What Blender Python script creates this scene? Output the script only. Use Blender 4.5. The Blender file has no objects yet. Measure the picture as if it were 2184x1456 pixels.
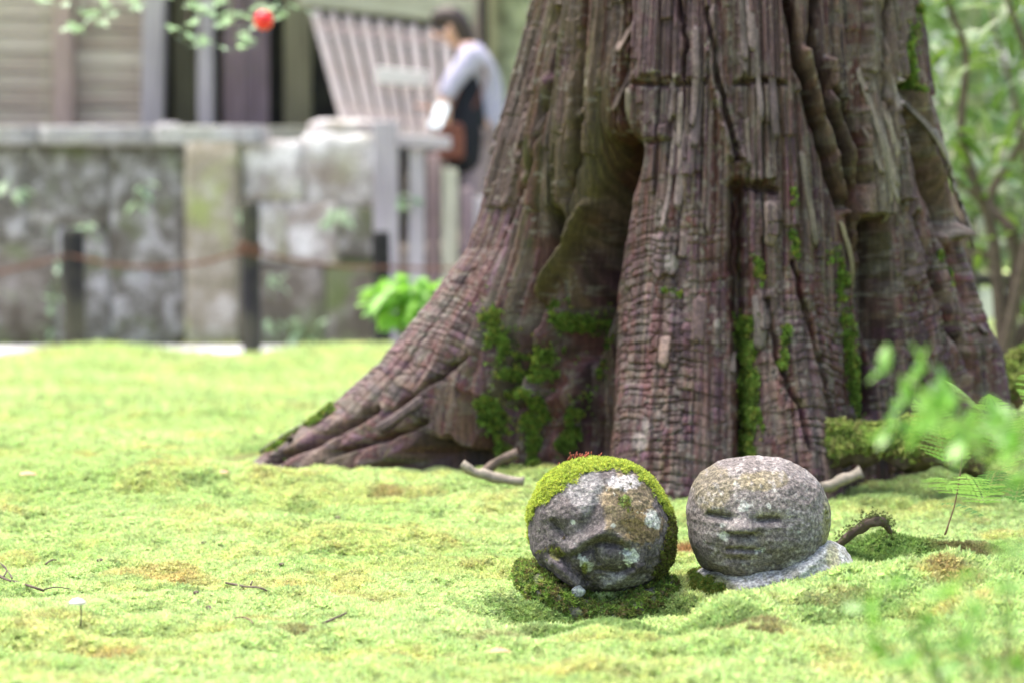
import bpy, bmesh, math, random
import numpy as np
from mathutils import Vector, Matrix
random.seed(7); rng = np.random.default_rng(7)
SC = bpy.context.scene; COL = SC.collection

# ------------------------------------------------------------------ camera, sky, sun, exposure
W0, H0, LENS = 2184.0, 1456.0, 85.0
F = W0 * LENS / 36.0
CAMZ, HOR = 0.5, 556.0
PITCH = math.atan((728 - HOR) / F)
cam = bpy.data.cameras.new('camera'); camo = bpy.data.objects.new('camera', cam); COL.objects.link(camo)
camo.location = (0, 0, CAMZ); camo.rotation_euler = (math.pi / 2 - PITCH, 0, 0)
cam.lens = LENS; cam.sensor_width = 36; cam.clip_start = 0.05; cam.clip_end = 500
cam.dof.use_dof = True; cam.dof.focus_distance = 3.66; cam.dof.aperture_fstop = 3.4
SC.camera = camo
SUN_EL, SUN_AZ = math.radians(72), math.radians(-60)      # azimuth measured from +Y (away from camera) towards +X
wd = bpy.data.worlds.new('World'); SC.world = wd; wd.use_nodes = True
nt = wd.node_tree; nt.nodes.clear()
sky = nt.nodes.new('ShaderNodeTexSky'); sky.sky_type = 'NISHITA'; sky.sun_disc = False
sky.sun_elevation = SUN_EL; sky.sun_rotation = SUN_AZ
sky.air_density = 1.0; sky.dust_density = 6.0; sky.ozone_density = 0.5
bg = nt.nodes.new('ShaderNodeBackground'); bg.inputs[1].default_value = 0.115
wo = nt.nodes.new('ShaderNodeOutputWorld')
nt.links.new(sky.outputs[0], bg.inputs[0]); nt.links.new(bg.outputs[0], wo.inputs[0])
sl = bpy.data.lights.new('sun', 'SUN'); sl.energy = 1.3; sl.angle = math.radians(60); sl.color = (1, 0.96, 0.9)
so = bpy.data.objects.new('sun', sl); COL.objects.link(so); so.location = (0, 0, 10)
sd = Vector((math.sin(SUN_AZ) * math.cos(SUN_EL), math.cos(SUN_AZ) * math.cos(SUN_EL), math.sin(SUN_EL)))
so.rotation_euler = sd.to_track_quat('Z', 'Y').to_euler()
vs = SC.view_settings; vs.view_transform = 'Standard'; vs.look = 'None'; vs.exposure = 2.15; vs.gamma = 1; vs.use_curve_mapping = False
SC.render.engine = 'CYCLES'
SC.cycles.max_bounces = 6; SC.cycles.diffuse_bounces = 3; SC.cycles.transmission_bounces = 4
SC.cycles.use_denoising = True

# ------------------------------------------------------------------ maths helpers
FW = np.array([0, math.cos(PITCH), -math.sin(PITCH)]); UP = np.array([0, math.sin(PITCH), math.cos(PITCH)])
def at(px, py, Y):
    r = FW + UP * ((728 - py) / F); x = (px - 1092) / F
    t = Y / r[1]
    return Vector((x * t, Y, CAMZ + r[2] * t))
def project(P):
    rel = P - np.array([0, 0, CAMZ]); d = rel @ FW
    return 1092 + F * rel[..., 0] / d, 728 - F * (rel @ UP) / d
def hsh(i, j, s):
    i = np.asarray(i).astype(np.int64); j = np.asarray(j).astype(np.int64)
    h = (i * 374761393 + j * 668265263 + s * 974634777) & 0xffffffff
    h = ((h ^ (h >> 13)) * 1274126177) & 0xffffffff
    h = ((h ^ (h >> 16)) * 2246822519) & 0xffffffff
    return ((h ^ (h >> 15)) & 0xffffff) / float(0xffffff)
def vn(x, y, s=0):
    x = np.asarray(x, float); y = np.asarray(y, float)
    ix = np.floor(x); iy = np.floor(y); fx = x - ix; fy = y - iy
    fx = fx * fx * (3 - 2 * fx); fy = fy * fy * (3 - 2 * fy)
    a = hsh(ix, iy, s); b = hsh(ix + 1, iy, s); c = hsh(ix, iy + 1, s); d = hsh(ix + 1, iy + 1, s)
    return (a * (1 - fx) + b * fx) * (1 - fy) + (c * (1 - fx) + d * fx) * fy
def fbm(x, y, o=4, s=0):
    t = 0; a = 0.5; n = 0
    for k in range(o):
        t = t + a * vn(x * 2 ** k + 17.3 * k, y * 2 ** k + 9.1 * k, s + k); n += a; a *= 0.5
    return t / n
def worley(u, v, s=0, jit=0.8):
    iu = np.floor(u); iv = np.floor(v)
    f1 = np.full(u.shape, 9.0); f2 = f1.copy(); cu = np.zeros(u.shape); cv = cu.copy(); idx = cu.copy()
    for a in (-1, 0, 1):
        for b in (-1, 0, 1):
            x = iu + a; y = iv + b
            pu = x + .5 + jit * (hsh(x, y, s) - .5); pv = y + .5 + jit * (hsh(x, y, s + 1) - .5)
            d = np.hypot(u - pu, v - pv); m = d < f1
            f2 = np.where(m, f1, np.minimum(f2, d))
            cu = np.where(m, pu, cu); cv = np.where(m, pv, cv); idx = np.where(m, hsh(x, y, s + 2), idx); f1 = np.where(m, d, f1)
    return f1, f2, u - cu, v - cv, idx
def polyd(PX, PY, pts):
    best = np.full(PX.shape, 1e9)
    for (x0, y0), (x1, y1) in zip(pts[:-1], pts[1:]):
        dx, dy = x1 - x0, y1 - y0; L = dx * dx + dy * dy + 1e-9
        t = np.clip(((PX - x0) * dx + (PY - y0) * dy) / L, 0, 1)
        best = np.minimum(best, np.hypot(PX - x0 - t * dx, PY - y0 - t * dy))
    return best
def stroke(PX, PY, pts, w): return np.exp(-(polyd(PX, PY, pts) / w) ** 2)
def blob(PX, PY, x, y, rx, ry=None, ang=0):
    ry = ry or rx; c, s = math.cos(ang), math.sin(ang)
    dx, dy = PX - x, PY - y
    return np.exp(-((c * dx + s * dy) / rx) ** 2 - ((-s * dx + c * dy) / ry) ** 2)
def sstep(a, b, x): t = np.clip((x - a) / (b - a), 0, 1); return t * t * (3 - 2 * t)

# ------------------------------------------------------------------ materials
class NB:
    def __init__(s, name):
        s.m = bpy.data.materials.new(name); s.m.use_nodes = True; s.t = s.m.node_tree; s.t.nodes.clear()
        s.out = s.n('ShaderNodeOutputMaterial')
    def n(s, typ, **kw):
        nd = s.t.nodes.new(typ)
        for k, v in kw.items(): setattr(nd, k, v)
        return nd
    def l(s, a, b): s.t.links.new(a, b)
    def noise(s, vec, scale, detail=4, rough=.55):
        q = s.n('ShaderNodeTexNoise'); q.inputs['Scale'].default_value = scale; q.inputs['Detail'].default_value = detail
        q.inputs['Roughness'].default_value = rough
        if vec is not None: s.l(vec, q.inputs['Vector'])
        return q.outputs['Fac']
    def ramp(s, fac, stops):
        r = s.n('ShaderNodeValToRGB'); e = r.color_ramp.elements
        while len(e) < len(stops): e.new(0.5)
        for q, (p, c) in zip(e, stops): q.position = p; q.color = (*c, 1)
        s.l(fac, r.inputs[0]); return r.outputs[0]
    def mix(s, fac, a, b, mode='MIX'):
        q = s.n('ShaderNodeMix', data_type='RGBA', blend_type=mode)
        for sock, v in ((q.inputs[0], fac), (q.inputs[6], a), (q.inputs[7], b)):
            if hasattr(v, 'is_linked'): s.l(v, sock)
            elif isinstance(v, (tuple, list)): sock.default_value = (*v, 1)
            else: sock.default_value = v
        return q.outputs[2]
    def coords(s, scale=(1, 1, 1), kind='Object'):
        tc = s.n('ShaderNodeTexCoord'); mp = s.n('ShaderNodeMapping'); mp.inputs['Scale'].default_value = scale
        s.l(tc.outputs[kind], mp.inputs[0]); return mp.outputs[0]
    def world(s, scale=(1, 1, 1)):
        g = s.n('ShaderNodeNewGeometry'); mp = s.n('ShaderNodeMapping'); mp.inputs['Scale'].default_value = scale
        s.l(g.outputs['Position'], mp.inputs[0]); return mp.outputs[0]
    def rnd(s): return s.n('ShaderNodeObjectInfo').outputs['Random']
    def bump(s, h, strength, dist):
        b = s.n('ShaderNodeBump'); b.inputs['Strength'].default_value = strength; b.inputs['Distance'].default_value = dist
        s.l(h, b.inputs['Height']); return b.outputs[0]
    def bsdf(s, col, rough=.8, spec=.3, normal=None):
        p = s.n('ShaderNodeBsdfPrincipled')
        if hasattr(col, 'is_linked'): s.l(col, p.inputs['Base Color'])
        else: p.inputs['Base Color'].default_value = (*col, 1)
        if hasattr(rough, 'is_linked'): s.l(rough, p.inputs['Roughness'])
        else: p.inputs['Roughness'].default_value = rough
        p.inputs['Specular IOR Level'].default_value = spec
        if normal is not None: s.l(normal, p.inputs['Normal'])
        return p.outputs[0]
    def done(s, sh): s.l(sh, s.out.inputs[0]); return s.m
    def translucent(s, col, sh, fac):
        t = s.n('ShaderNodeBsdfTranslucent')
        if hasattr(col, 'is_linked'): s.l(col, t.inputs[0])
        else: t.inputs[0].default_value = (*col, 1)
        q = s.n('ShaderNodeMixShader'); q.inputs[0].default_value = fac; s.l(sh, q.inputs[1]); s.l(t.outputs[0], q.inputs[2]); return q.outputs[0]
def vcol(b): 
    a = b.n('ShaderNodeAttribute'); a.attribute_name = 'Col'; return a.outputs['Color']

def m_bark():
    b = NB('cedar_bark'); v = b.coords((60, 60, 7)); f = b.noise(v, 1.6, 6, .65)
    v2 = b.coords((1, 1, 1)); sp = b.noise(v2, 160, 3)
    c = b.mix(1, vcol(b), b.ramp(f, [(.28, (.55, .5, .5)), (.5, (1, 1, 1)), (.72, (1.5, 1.45, 1.4))]), 'MULTIPLY')
    c = b.mix(1, c, b.ramp(sp, [(.35, (.75, .75, .75)), (.6, (1.15, 1.15, 1.15))]), 'MULTIPLY')
    h = b.mix(.35, f, sp)
    return b.done(b.bsdf(c, .55, .3, b.bump(h, .8, .006)))
def m_stone():
    b = NB('carved_stone'); v = b.coords()
    a = b.noise(v, 190, 4, .7); g = b.noise(v, 55, 4, .6); big = b.noise(v, 14, 5, .6)
    c = b.mix(1, vcol(b), b.ramp(a, [(.33, (.38, .38, .40)), (.5, (.95, .95, .95)), (.66, (1.9, 1.9, 1.85))]), 'MULTIPLY')
    c = b.mix(1, c, b.ramp(big, [(.3, (.75, .75, .78)), (.65, (1.2, 1.2, 1.16))]), 'MULTIPLY')
    return b.done(b.bsdf(c, .85, .3, b.bump(b.mix(.45, a, g), 1.0, .0045)))
def m_ground():
    b = NB('moss_ground'); v = b.world(); f = b.noise(v, 170, 4, .7)
    c = b.mix(1, vcol(b), b.ramp(f, [(.3, (.6, .6, .5)), (.65, (1.15, 1.15, 1.1))]), 'MULTIPLY')
    return b.done(b.bsdf(c, .9, .15, b.bump(f, .9, .006)))
def m_tuft(fac=.42):
    b = NB('moss_shoots'); a = b.n('ShaderNodeAttribute', attribute_type='INSTANCER'); a.attribute_name = 'tint'
    c = a.outputs['Color']
    return b.done(b.translucent(c, b.bsdf(c, .7, .25), fac))
def m_leaf(name, c0, c1, tr=.35, rough=.35, spec=.5):
    b = NB(name); f = b.noise(b.coords(), 9, 3)
    c = b.mix(b.rnd(), c0, c1); c = b.mix(1, c, b.ramp(f, [(.3, (.8, .8, .8)), (.7, (1.2, 1.2, 1.2))]), 'MULTIPLY')
    return b.done(b.translucent(c, b.bsdf(c, rough, spec), tr))
def m_wood(name, c0, c1, grain=1.0, axis=0, stain=(.2, .2, .1), st=.3):
    b = NB(name); sc = [45, 45, 45]; sc[axis] = 2.2
    f = b.noise(b.coords(tuple(sc)), 1, 5, .6); big = b.noise(b.coords(), 2.6, 4, .6)
    c = b.mix(b.rnd(), c0, c1); c = b.mix(1, c, b.ramp(f, [(.3, (.62, .6, .6)), (.65, (1.2, 1.2, 1.2))]), 'MULTIPLY')
    c = b.mix(b.ramp(big, [(.45, (0, 0, 0)), (.7, (st, st, st))]), c, stain)
    return b.done(b.bsdf(c, .75, .3, b.bump(f, .5 * grain, .004)))
def m_rock(name, dark, mid, lite, moss, ms=.5, scale=4.0):
    b = NB(name); off = b.n('ShaderNodeVectorMath', operation='ADD'); b.l(b.coords(), off.inputs[0])
    r3 = b.n('ShaderNodeVectorMath', operation='SCALE'); r3.inputs[0].default_value = (31, 17, 23); b.l(b.rnd(), r3.inputs['Scale']); b.l(r3.outputs[0], off.inputs[1])
    v = off.outputs[0]
    a = b.noise(v, scale, 6, .62); g = b.noise(v, scale * .55, 4, .55); fine = b.noise(v, scale * 12, 4, .6)
    c = b.ramp(a, [(.33, dark), (.5, mid), (.64, lite)])
    c = b.mix(b.ramp(g, [(.52, (0, 0, 0)), (.66, (ms, ms, ms))]), c, moss)
    c = b.mix(1, c, b.ramp(fine, [(.3, (.7, .7, .7)), (.7, (1.25, 1.25, 1.25))]), 'MULTIPLY')
    return b.done(b.bsdf(c, .9, .2, b.bump(a, .6, .03)))
def m_plain(name, col, rough=.6, spec=.4, var=.25, scale=20):
    b = NB(name); f = b.noise(b.coords(), scale, 4)
    c = b.mix(1, col, b.ramp(f, [(.3, (1 - var,) * 3), (.7, (1 + var,) * 3)]), 'MULTIPLY')
    return b.done(b.bsdf(c, rough, spec, b.bump(f, .3, .003)))

M = {}
M['bark'] = m_bark(); M['stone'] = m_stone(); M['ground'] = m_ground(); M['tuft'] = m_tuft()
M['plank'] = m_wood('weathered_plank', (.32, .26, .215), (.52, .47, .40), stain=(.42, .42, .30), st=.6)
M['post_lt'] = m_wood('silvery_post_wood', (.30, .28, .30), (.37, .35, .36), stain=(.4, .4, .36))
M['post_br'] = m_wood('brown_post_wood', (.30, .23, .19), (.36, .28, .25))
M['post_ol'] = m_wood('mossy_post_wood', (.18, .17, .11), (.26, .24, .13))
M['board_pu'] = m_wood('violet_grey_board', (.26, .20, .24), (.34, .25, .26))
M['slat'] = m_wood('pale_slat_wood', (.185, .172, .172), (.24, .225, .228), stain=(.20, .14, .10), st=.6)
M['beam'] = m_wood('olive_grey_beam', (.33, .33, .25), (.38, .38, .30))
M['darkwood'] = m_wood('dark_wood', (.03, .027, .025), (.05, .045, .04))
M['char'] = m_wood('blackened_post', (.010, .010, .010), (.02, .018, .022), axis=2)
M['rock'] = m_rock('lichened_stone', (.085, .075, .06), (.165, .155, .14), (.38, .37, .37), (.13, .15, .07), .6, 8.0)
M['rock_w'] = m_rock('pale_boulder', (.24, .2, .17), (.42, .39, .38), (.72, .70, .70), (.3, .33, .16), .4, 5)
M['rock_t'] = m_rock('tan_pillar_stone', (.17, .15, .10), (.27, .24, .185), (.42, .39, .35), (.28, .33, .11), .8, 5)
M['rock_b'] = m_rock('brownish_stone', (.11, .09, .07), (.18, .155, .13), (.30, .27, .25), (.16, .22, .07), .6, 6)
M['ledge'] = m_rock('ledge_stone', (.22, .21, .205), (.30, .29, .295), (.42, .41, .43), (.4, .42, .3), .3)
M['gravel'] = m_plain('pale_gravel', (.46, .45, .48), .9, .2, .3, 60)
M['earth'] = m_plain('dark_earth', (.10, .08, .06), .95, .1, .4, 8)
M['stem'] = m_plain('twig_bark', (.10, .075, .06), .8, .2, .35, 60)
M['stem_p'] = m_plain('pale_stick_bark', (.24, .21, .17), .8, .2, .35, 60)
M['stem_g'] = m_plain('green_stem', (.14, .17, .05), .6, .3, .3, 60)
M['stem_r'] = m_plain('reddish_stem', (.14, .08, .05), .6, .3, .3, 60)
M['leaf_fg'] = m_leaf('azalea_leaf', (.10, .26, .03), (.20, .38, .07), .4, .3, .6)
M['leaf_bg'] = m_leaf('broad_leaf', (.045, .11, .018), (.19, .29, .045), .32, .3, .6)
M['leaf_dk'] = m_leaf('dark_leaf', (.035, .07, .02), (.09, .16, .04), .3, .35, .5)
M['leaf_mp'] = m_leaf('maple_leaf', (.26, .40, .22), (.42, .56, .38), .45, .4, .5)
M['leaf_br'] = m_leaf('bright_leaf', (.17, .40, .04), (.26, .50, .08), .45, .35, .5)
M['fern'] = m_leaf('fern_leaf', (.18, .36, .06), (.28, .46, .12), .4, .4, .4)
M['fern_dk'] = m_leaf('fern_leaf_dark', (.08, .20, .05), (.14, .28, .08), .4, .4, .4)  # deeper green for the darker fronds
M['red'] = m_plain('glossy_red', (.75, .02, .03), .25, .5, .1, 10)
M['bgtrunk'] = m_plain('mossy_trunk', (.40, .42, .25), .9, .1, .5, 7)

# ------------------------------------------------------------------ object helpers
def tag(o, label=None, cat=None, group=None, kind=None):
    if label: o['label'] = label
    if cat: o['category'] = cat
    if group: o['group'] = group
    if kind: o['kind'] = kind
    return o
def empty(name, loc=(0, 0, 0), label=None, cat=None, group=None):
    o = bpy.data.objects.new(name, None); COL.objects.link(o); o.location = loc; o.empty_display_size = .05
    return tag(o, label, cat, group)
def link(name, me, mat=None, parent=None, loc=None, rot=None, scale=None):
    o = bpy.data.objects.new(name, me); COL.objects.link(o)
    if mat is not None and not me.materials: me.materials.append(mat)
    if loc is not None: o.location = loc
    if rot is not None: o.rotation_euler = rot
    if scale is not None: o.scale = scale
    if parent is not None:
        o.parent = parent
        if parent.type == 'EMPTY' or True: o.matrix_parent_inverse = parent.matrix_basis.inverted() if parent.parent is None else (parent.parent.matrix_basis @ parent.matrix_basis).inverted()
    return o
def npmesh(name, V, Fq, col=None, smooth=True):
    me = bpy.data.meshes.new(name); V = np.asarray(V, np.float32); Fq = np.asarray(Fq, np.int32)
    me.vertices.add(len(V)); me.vertices.foreach_set('co', V.ravel())
    k = Fq.shape[1]; me.loops.add(Fq.size); me.loops.foreach_set('vertex_index', Fq.ravel())
    me.polygons.add(len(Fq)); me.polygons.foreach_set('loop_start', np.arange(0, Fq.size, k, dtype=np.int32))
    me.polygons.foreach_set('loop_total', np.full(len(Fq), k, np.int32))
    me.polygons.foreach_set('use_smooth', np.full(len(Fq), smooth))
    me.update(calc_edges=True)
    if col is not None: setcol(me, col)
    return me
def setcol(me, col):
    a = me.color_attributes.new('Col', 'FLOAT_COLOR', 'POINT')
    c = np.ones((len(me.vertices), 4), np.float32); c[:, :3] = col; a.data.foreach_set('color', c.ravel())
def grid_faces(nr, nc, wrap=False):
    i = np.arange(nr - 1)[:, None]; j = np.arange(nc if wrap else nc - 1)[None, :]; j2 = (j + 1) % nc
    return np.stack([i * nc + j, i * nc + j2, (i + 1) * nc + j2, (i + 1) * nc + j], -1).reshape(-1, 4)
def tube(pts, rad, seg=8, wob=0.0, sd=0, cap=True):
    pts = [Vector(p) for p in pts]
    if not hasattr(rad, '__len__'): rad = [rad] * len(pts)
    # resample smooth
    P = []; R = []
    for i in range(len(pts) - 1):
        p0 = pts[max(i - 1, 0)]; p1 = pts[i]; p2 = pts[i + 1]; p3 = pts[min(i + 2, len(pts) - 1)]
        for k in range(4):
            t = k / 4
            P.append(.5 * ((2 * p1) + (p2 - p0) * t + (2 * p0 - 5 * p1 + 4 * p2 - p3) * t * t + (3 * p1 - p0 - 3 * p2 + p3) * t ** 3)); R.append(rad[i] * (1 - t) + rad[i + 1] * t)
    P.append(pts[-1]); R.append(rad[-1])
    V = []; Fc = []; up = Vector((0, 0, 1)); n = len(P)
    d0 = (P[1] - P[0]).normalized(); a = d0.orthogonal().normalized()
    for i in range(n):
        d = (P[min(i + 1, n - 1)] - P[max(i - 1, 0)]).normalized()
        a = (a - d * a.dot(d)).normalized(); b = d.cross(a)
        for k in range(seg):
            an = 2 * math.pi * k / seg
            r = R[i] * (1 + wob * (float(hsh(i // 2, k, sd)) - .5) * 2)
            V.append(P[i] + (a * math.cos(an) + b * math.sin(an)) * r)
    for i in range(n - 1):
        for k in range(seg): Fc.append((i * seg + k, i * seg + (k + 1) % seg, (i + 1) * seg + (k + 1) % seg, (i + 1) * seg + k))
    if cap: Fc.append(tuple(range(seg))[::-1]); Fc.append(tuple((n - 1) * seg + k for k in range(seg)))
    return V, Fc
def pymesh(name, V, Fc, smooth=True):
    me = bpy.data.meshes.new(name); me.from_pydata([tuple(v) for v in V], [], Fc); me.update()
    if smooth: me.polygons.foreach_set('use_smooth', np.full(len(me.polygons), True))
    return me
def tube_obj(name, pts, rad, mat, parent=None, seg=8, wob=.1, sd=0):
    return link(name, pymesh(name, *tube(pts, rad, seg, wob, sd)), mat, parent)
def box_mesh(name, sx, sy, sz, bev=.006):
    bm = bmesh.new(); bmesh.ops.create_cube(bm, size=1); bmesh.ops.scale(bm, vec=(sx, sy, sz), verts=bm.verts)
    if bev: bmesh.ops.bevel(bm, geom=bm.edges[:] , offset=min(bev, .3 * min(sx, sy, sz)), segments=1, affect='EDGES')
    me = bpy.data.meshes.new(name); bm.to_mesh(me); bm.free(); return me
def beam(name, p0, p1, w, d, mat, parent=None, bev=.008, roll=None):
    """a bar from p0 to p1; w = width across the view, d = depth"""
    p0, p1 = Vector(p0), Vector(p1); ax = (p1 - p0); L = ax.length; ax.normalize()
    back = Vector((0, 1, 0)) if roll is None else Vector(roll); side = back.cross(ax).normalized(); back = ax.cross(side)
    o = bpy.data.objects.new(name, box_mesh(name, L, d, w, bev)); COL.objects.link(o); o.data.materials.append(mat)
    mtx = Matrix((ax, back, side)).transposed().to_4x4(); mtx.translation = (p0 + p1) / 2
    if parent: o.parent = parent; o.matrix_parent_inverse = parent.matrix_basis.inverted()
    o.matrix_basis = mtx; return o
def boulder(name, lo, hi, mat, parent, sd=0, rough=.06, cuts=5, nexp=6.0):
    lo, hi = Vector(lo), Vector(hi); s = hi - lo; c = (lo + hi) / 2
    bm = bmesh.new(); bmesh.ops.create_cube(bm, size=1); bmesh.ops.subdivide_edges(bm, edges=bm.edges[:], cuts=cuts, use_grid_fill=True)
    for v in bm.verts:
        p = v.co * 2; q = Vector(p); n = nexp
        l = (abs(p.x) ** n + abs(p.y) ** n + abs(p.z) ** n) ** (1 / n); p = p / l
        w = Vector((p.x * s.x / 2, p.y * s.y / 2, p.z * s.z / 2))
        k = float(fbm(np.array([w.x * 5 + w.y * 3 + sd * 7.7]), np.array([w.z * 5 - w.y * 3 + sd * 3.1]), 3, sd)[0]) - .5
        v.co = w * (1 + .0) + q.normalized() * k * rough * 2 * min(s)
    me = bpy.data.meshes.new(name); bm.to_mesh(me); bm.free()
    me.polygons.foreach_set('use_smooth', np.full(len(me.polygons), True))
    return link(name, me, mat, parent, loc=c)

# ------------------------------------------------------------------ terrain
HUMPS = [  # x, y, sx, sy, height
    (.56, 3.40, .24, .12, .050), (.98, 3.52, .32, .22, .055), (.63, 3.98, .13, .10, .045), (1.6, 5.9, .55, .55, .22), (1.04, 4.96, .17, .14, .125),
    (-1.95, 11.4, .42, .7, .085), (-.70, 11.4, .55, .8, .080), (-2.9, 11.2, .4, .5, .03), (.22, 4.02, .16, .12, -.015),
    (-.75, 4.75, .3, .12, .012), (.12, 3.50, .20, .14, -.068), (-.60, 4.80, .17, .13, .036), (-.60, 3.82, .17, .05, .020), (-.42, 3.44, .2, .05, .014), (-.25, 4.15, .15, .06, .016), (-.95, 4.3, .25, .09, .022), (-.35, 3.08, .2, .06, .014), (.36, 3.28, .09, .06, .022), (.64, 3.22, .10, .07, .026), (.48, 3.02, .12, .06, .016), (-.1, 3.9, .14, .05, .012), (-.9, 3.2, .5, .14, .012)]
def Hh(x, y):
    x = np.asarray(x, float); y = np.asarray(y, float)
    yy = [-40, 2, 3.5, 3.9, 4.25, 4.5, 4.75, 5.2, 5.8, 6.6, 7.5, 9, 14, 300]; zz = [0, 0, -.006, -.004, .010, .026, .044, .068, .066, .035, .012, 0, -.012, -.012]
    h = 0
    for o in (-.12, -.06, 0, .06, .12): h = h + np.interp(y + o, yy, zz) / 5
    for (a, b, sx, sy, k) in HUMPS: h = h + k * np.exp(-((x - a) / sx) ** 2 - ((y - b) / sy) ** 2)
    near = np.clip((16 - y) / 8, 0, 1)
    h = h + near * ((.034 * (fbm(x * 3.1 + 5, y * 3.3, 3, 11) - .5) + .024 * (fbm(x * 10, y * 10, 2, 12) - .5)) + near * .010 * (vn(x * 30, y * 30, 13) - .5))
    f1 = worley(x / .085 + .8 * vn(x * 9, y * 9, 14), y / .075 + .8 * vn(x * 9 + 4, y * 9, 15), 16)[0]
    h = h + np.clip((8 - y) / 2, 0, 1) * .024 * (.35 + .65 * vn(x * 2.3, y * 2.3, 17)) * (1 - 1.5 * np.minimum(f1, .85) ** 2)
    return h
def Hs(x, y): return float(Hh(np.array([x]), np.array([y]))[0])
_YS = np.concatenate([np.arange(1.5, 7, .015), np.arange(7, 30, .1)])
def onground(px, py):
    r = FW + UP * ((728 - py) / F); xs = (px - 1092) / F * _YS / r[1]; zs = CAMZ + r[2] * _YS / r[1]; h = Hh(xs, _YS)
    k = int(np.argmax(zs <= h)); return Vector((xs[k], _YS[k], h[k]))
def moss_colour(x, y):
    n = x.size; c = np.empty(x.shape + (3,))
    a = fbm(x * 2.2, y * 2.6, 3, 21); b = fbm(x * 7, y * 9, 3, 22); d = fbm(x * 16, y * 18, 3, 23)
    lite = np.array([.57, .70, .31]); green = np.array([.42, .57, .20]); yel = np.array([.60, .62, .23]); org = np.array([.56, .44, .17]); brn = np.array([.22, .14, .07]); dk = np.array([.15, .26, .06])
    c[:] = lite
    def over(m, k): c[:] = c * (1 - m[..., None]) + k * m[..., None]
    over(.55 * sstep(.42, .62, a), green)
    over(.45 * sstep(.50, .66, b), yel)
    over(.32 * sstep(.60, .74, d) * sstep(.42, .58, b), org)
    over(.4 * sstep(.60, .74, fbm(x * 12 + 40, y * 13, 3, 25)), green * .8)
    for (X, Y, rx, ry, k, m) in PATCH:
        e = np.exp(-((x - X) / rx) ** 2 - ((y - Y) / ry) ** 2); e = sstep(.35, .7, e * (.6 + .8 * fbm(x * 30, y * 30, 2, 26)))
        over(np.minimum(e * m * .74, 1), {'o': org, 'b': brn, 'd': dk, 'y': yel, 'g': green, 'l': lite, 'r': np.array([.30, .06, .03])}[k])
    return c
PATCH = []
def patch(px, py, rx, ry, k, m=.8):
    p = onground(px, py); PATCH.append((p.x, p.y, rx, ry, k, m))
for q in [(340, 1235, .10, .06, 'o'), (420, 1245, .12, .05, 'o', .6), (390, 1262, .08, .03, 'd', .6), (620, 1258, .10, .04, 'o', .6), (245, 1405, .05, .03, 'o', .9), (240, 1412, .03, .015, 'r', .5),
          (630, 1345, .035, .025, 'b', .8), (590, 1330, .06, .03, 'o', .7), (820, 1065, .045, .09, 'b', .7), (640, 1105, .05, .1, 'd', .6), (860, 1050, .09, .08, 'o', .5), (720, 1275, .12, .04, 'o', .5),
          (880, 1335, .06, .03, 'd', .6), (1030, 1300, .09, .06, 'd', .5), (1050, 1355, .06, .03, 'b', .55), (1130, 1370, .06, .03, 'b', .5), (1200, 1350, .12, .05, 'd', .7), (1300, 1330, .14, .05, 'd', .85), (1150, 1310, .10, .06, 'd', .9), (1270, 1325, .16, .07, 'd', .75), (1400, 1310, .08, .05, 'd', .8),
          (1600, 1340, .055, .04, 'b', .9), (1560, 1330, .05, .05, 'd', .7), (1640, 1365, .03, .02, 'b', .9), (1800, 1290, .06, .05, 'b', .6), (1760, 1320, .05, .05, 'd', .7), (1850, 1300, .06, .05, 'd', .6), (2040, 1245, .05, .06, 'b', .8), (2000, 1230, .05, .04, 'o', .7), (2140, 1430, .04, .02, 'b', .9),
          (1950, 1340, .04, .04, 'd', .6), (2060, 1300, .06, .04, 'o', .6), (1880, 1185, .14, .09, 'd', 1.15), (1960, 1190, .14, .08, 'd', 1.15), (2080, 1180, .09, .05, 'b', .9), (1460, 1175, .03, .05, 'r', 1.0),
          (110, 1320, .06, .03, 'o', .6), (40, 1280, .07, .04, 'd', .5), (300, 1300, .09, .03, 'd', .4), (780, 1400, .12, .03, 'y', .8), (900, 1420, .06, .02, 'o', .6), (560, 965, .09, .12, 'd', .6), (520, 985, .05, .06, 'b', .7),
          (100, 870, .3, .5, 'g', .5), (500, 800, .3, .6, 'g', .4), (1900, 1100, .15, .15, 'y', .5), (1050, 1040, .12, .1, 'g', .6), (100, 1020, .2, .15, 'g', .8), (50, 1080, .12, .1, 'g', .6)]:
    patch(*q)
def axis(parts):
    out = [parts[0][0]]
    for a, b, st in parts:
        n = max(1, int(round((b - a) / st))); out += list(a + (b - a) * (np.arange(1, n + 1) / n))
    return np.array(out)
gx = axis([(-200, -60, 20), (-60, -12, 4), (-12, -4, .5), (-4, -1.5, .09), (-1.5, 1.9, .014), (1.9, 4, .09), (4, 12, .5), (12, 60, 4), (60, 200, 20)])
gy = axis([(-40, -4, 4), (-4, 1.8, .3), (1.8, 2.5, .04), (2.5, 5.6, .014), (5.6, 8, .04), (8, 16, .12), (16, 30, 1), (30, 60, 4), (60, 300, 20)])
GX, GY = np.meshgrid(gx, gy); GZ = Hh(GX, GY)
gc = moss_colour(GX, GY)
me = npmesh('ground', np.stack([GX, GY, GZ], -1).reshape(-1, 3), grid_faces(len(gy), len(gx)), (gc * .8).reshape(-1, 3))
ground = tag(link('ground', me, M['ground']), kind='structure')

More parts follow.
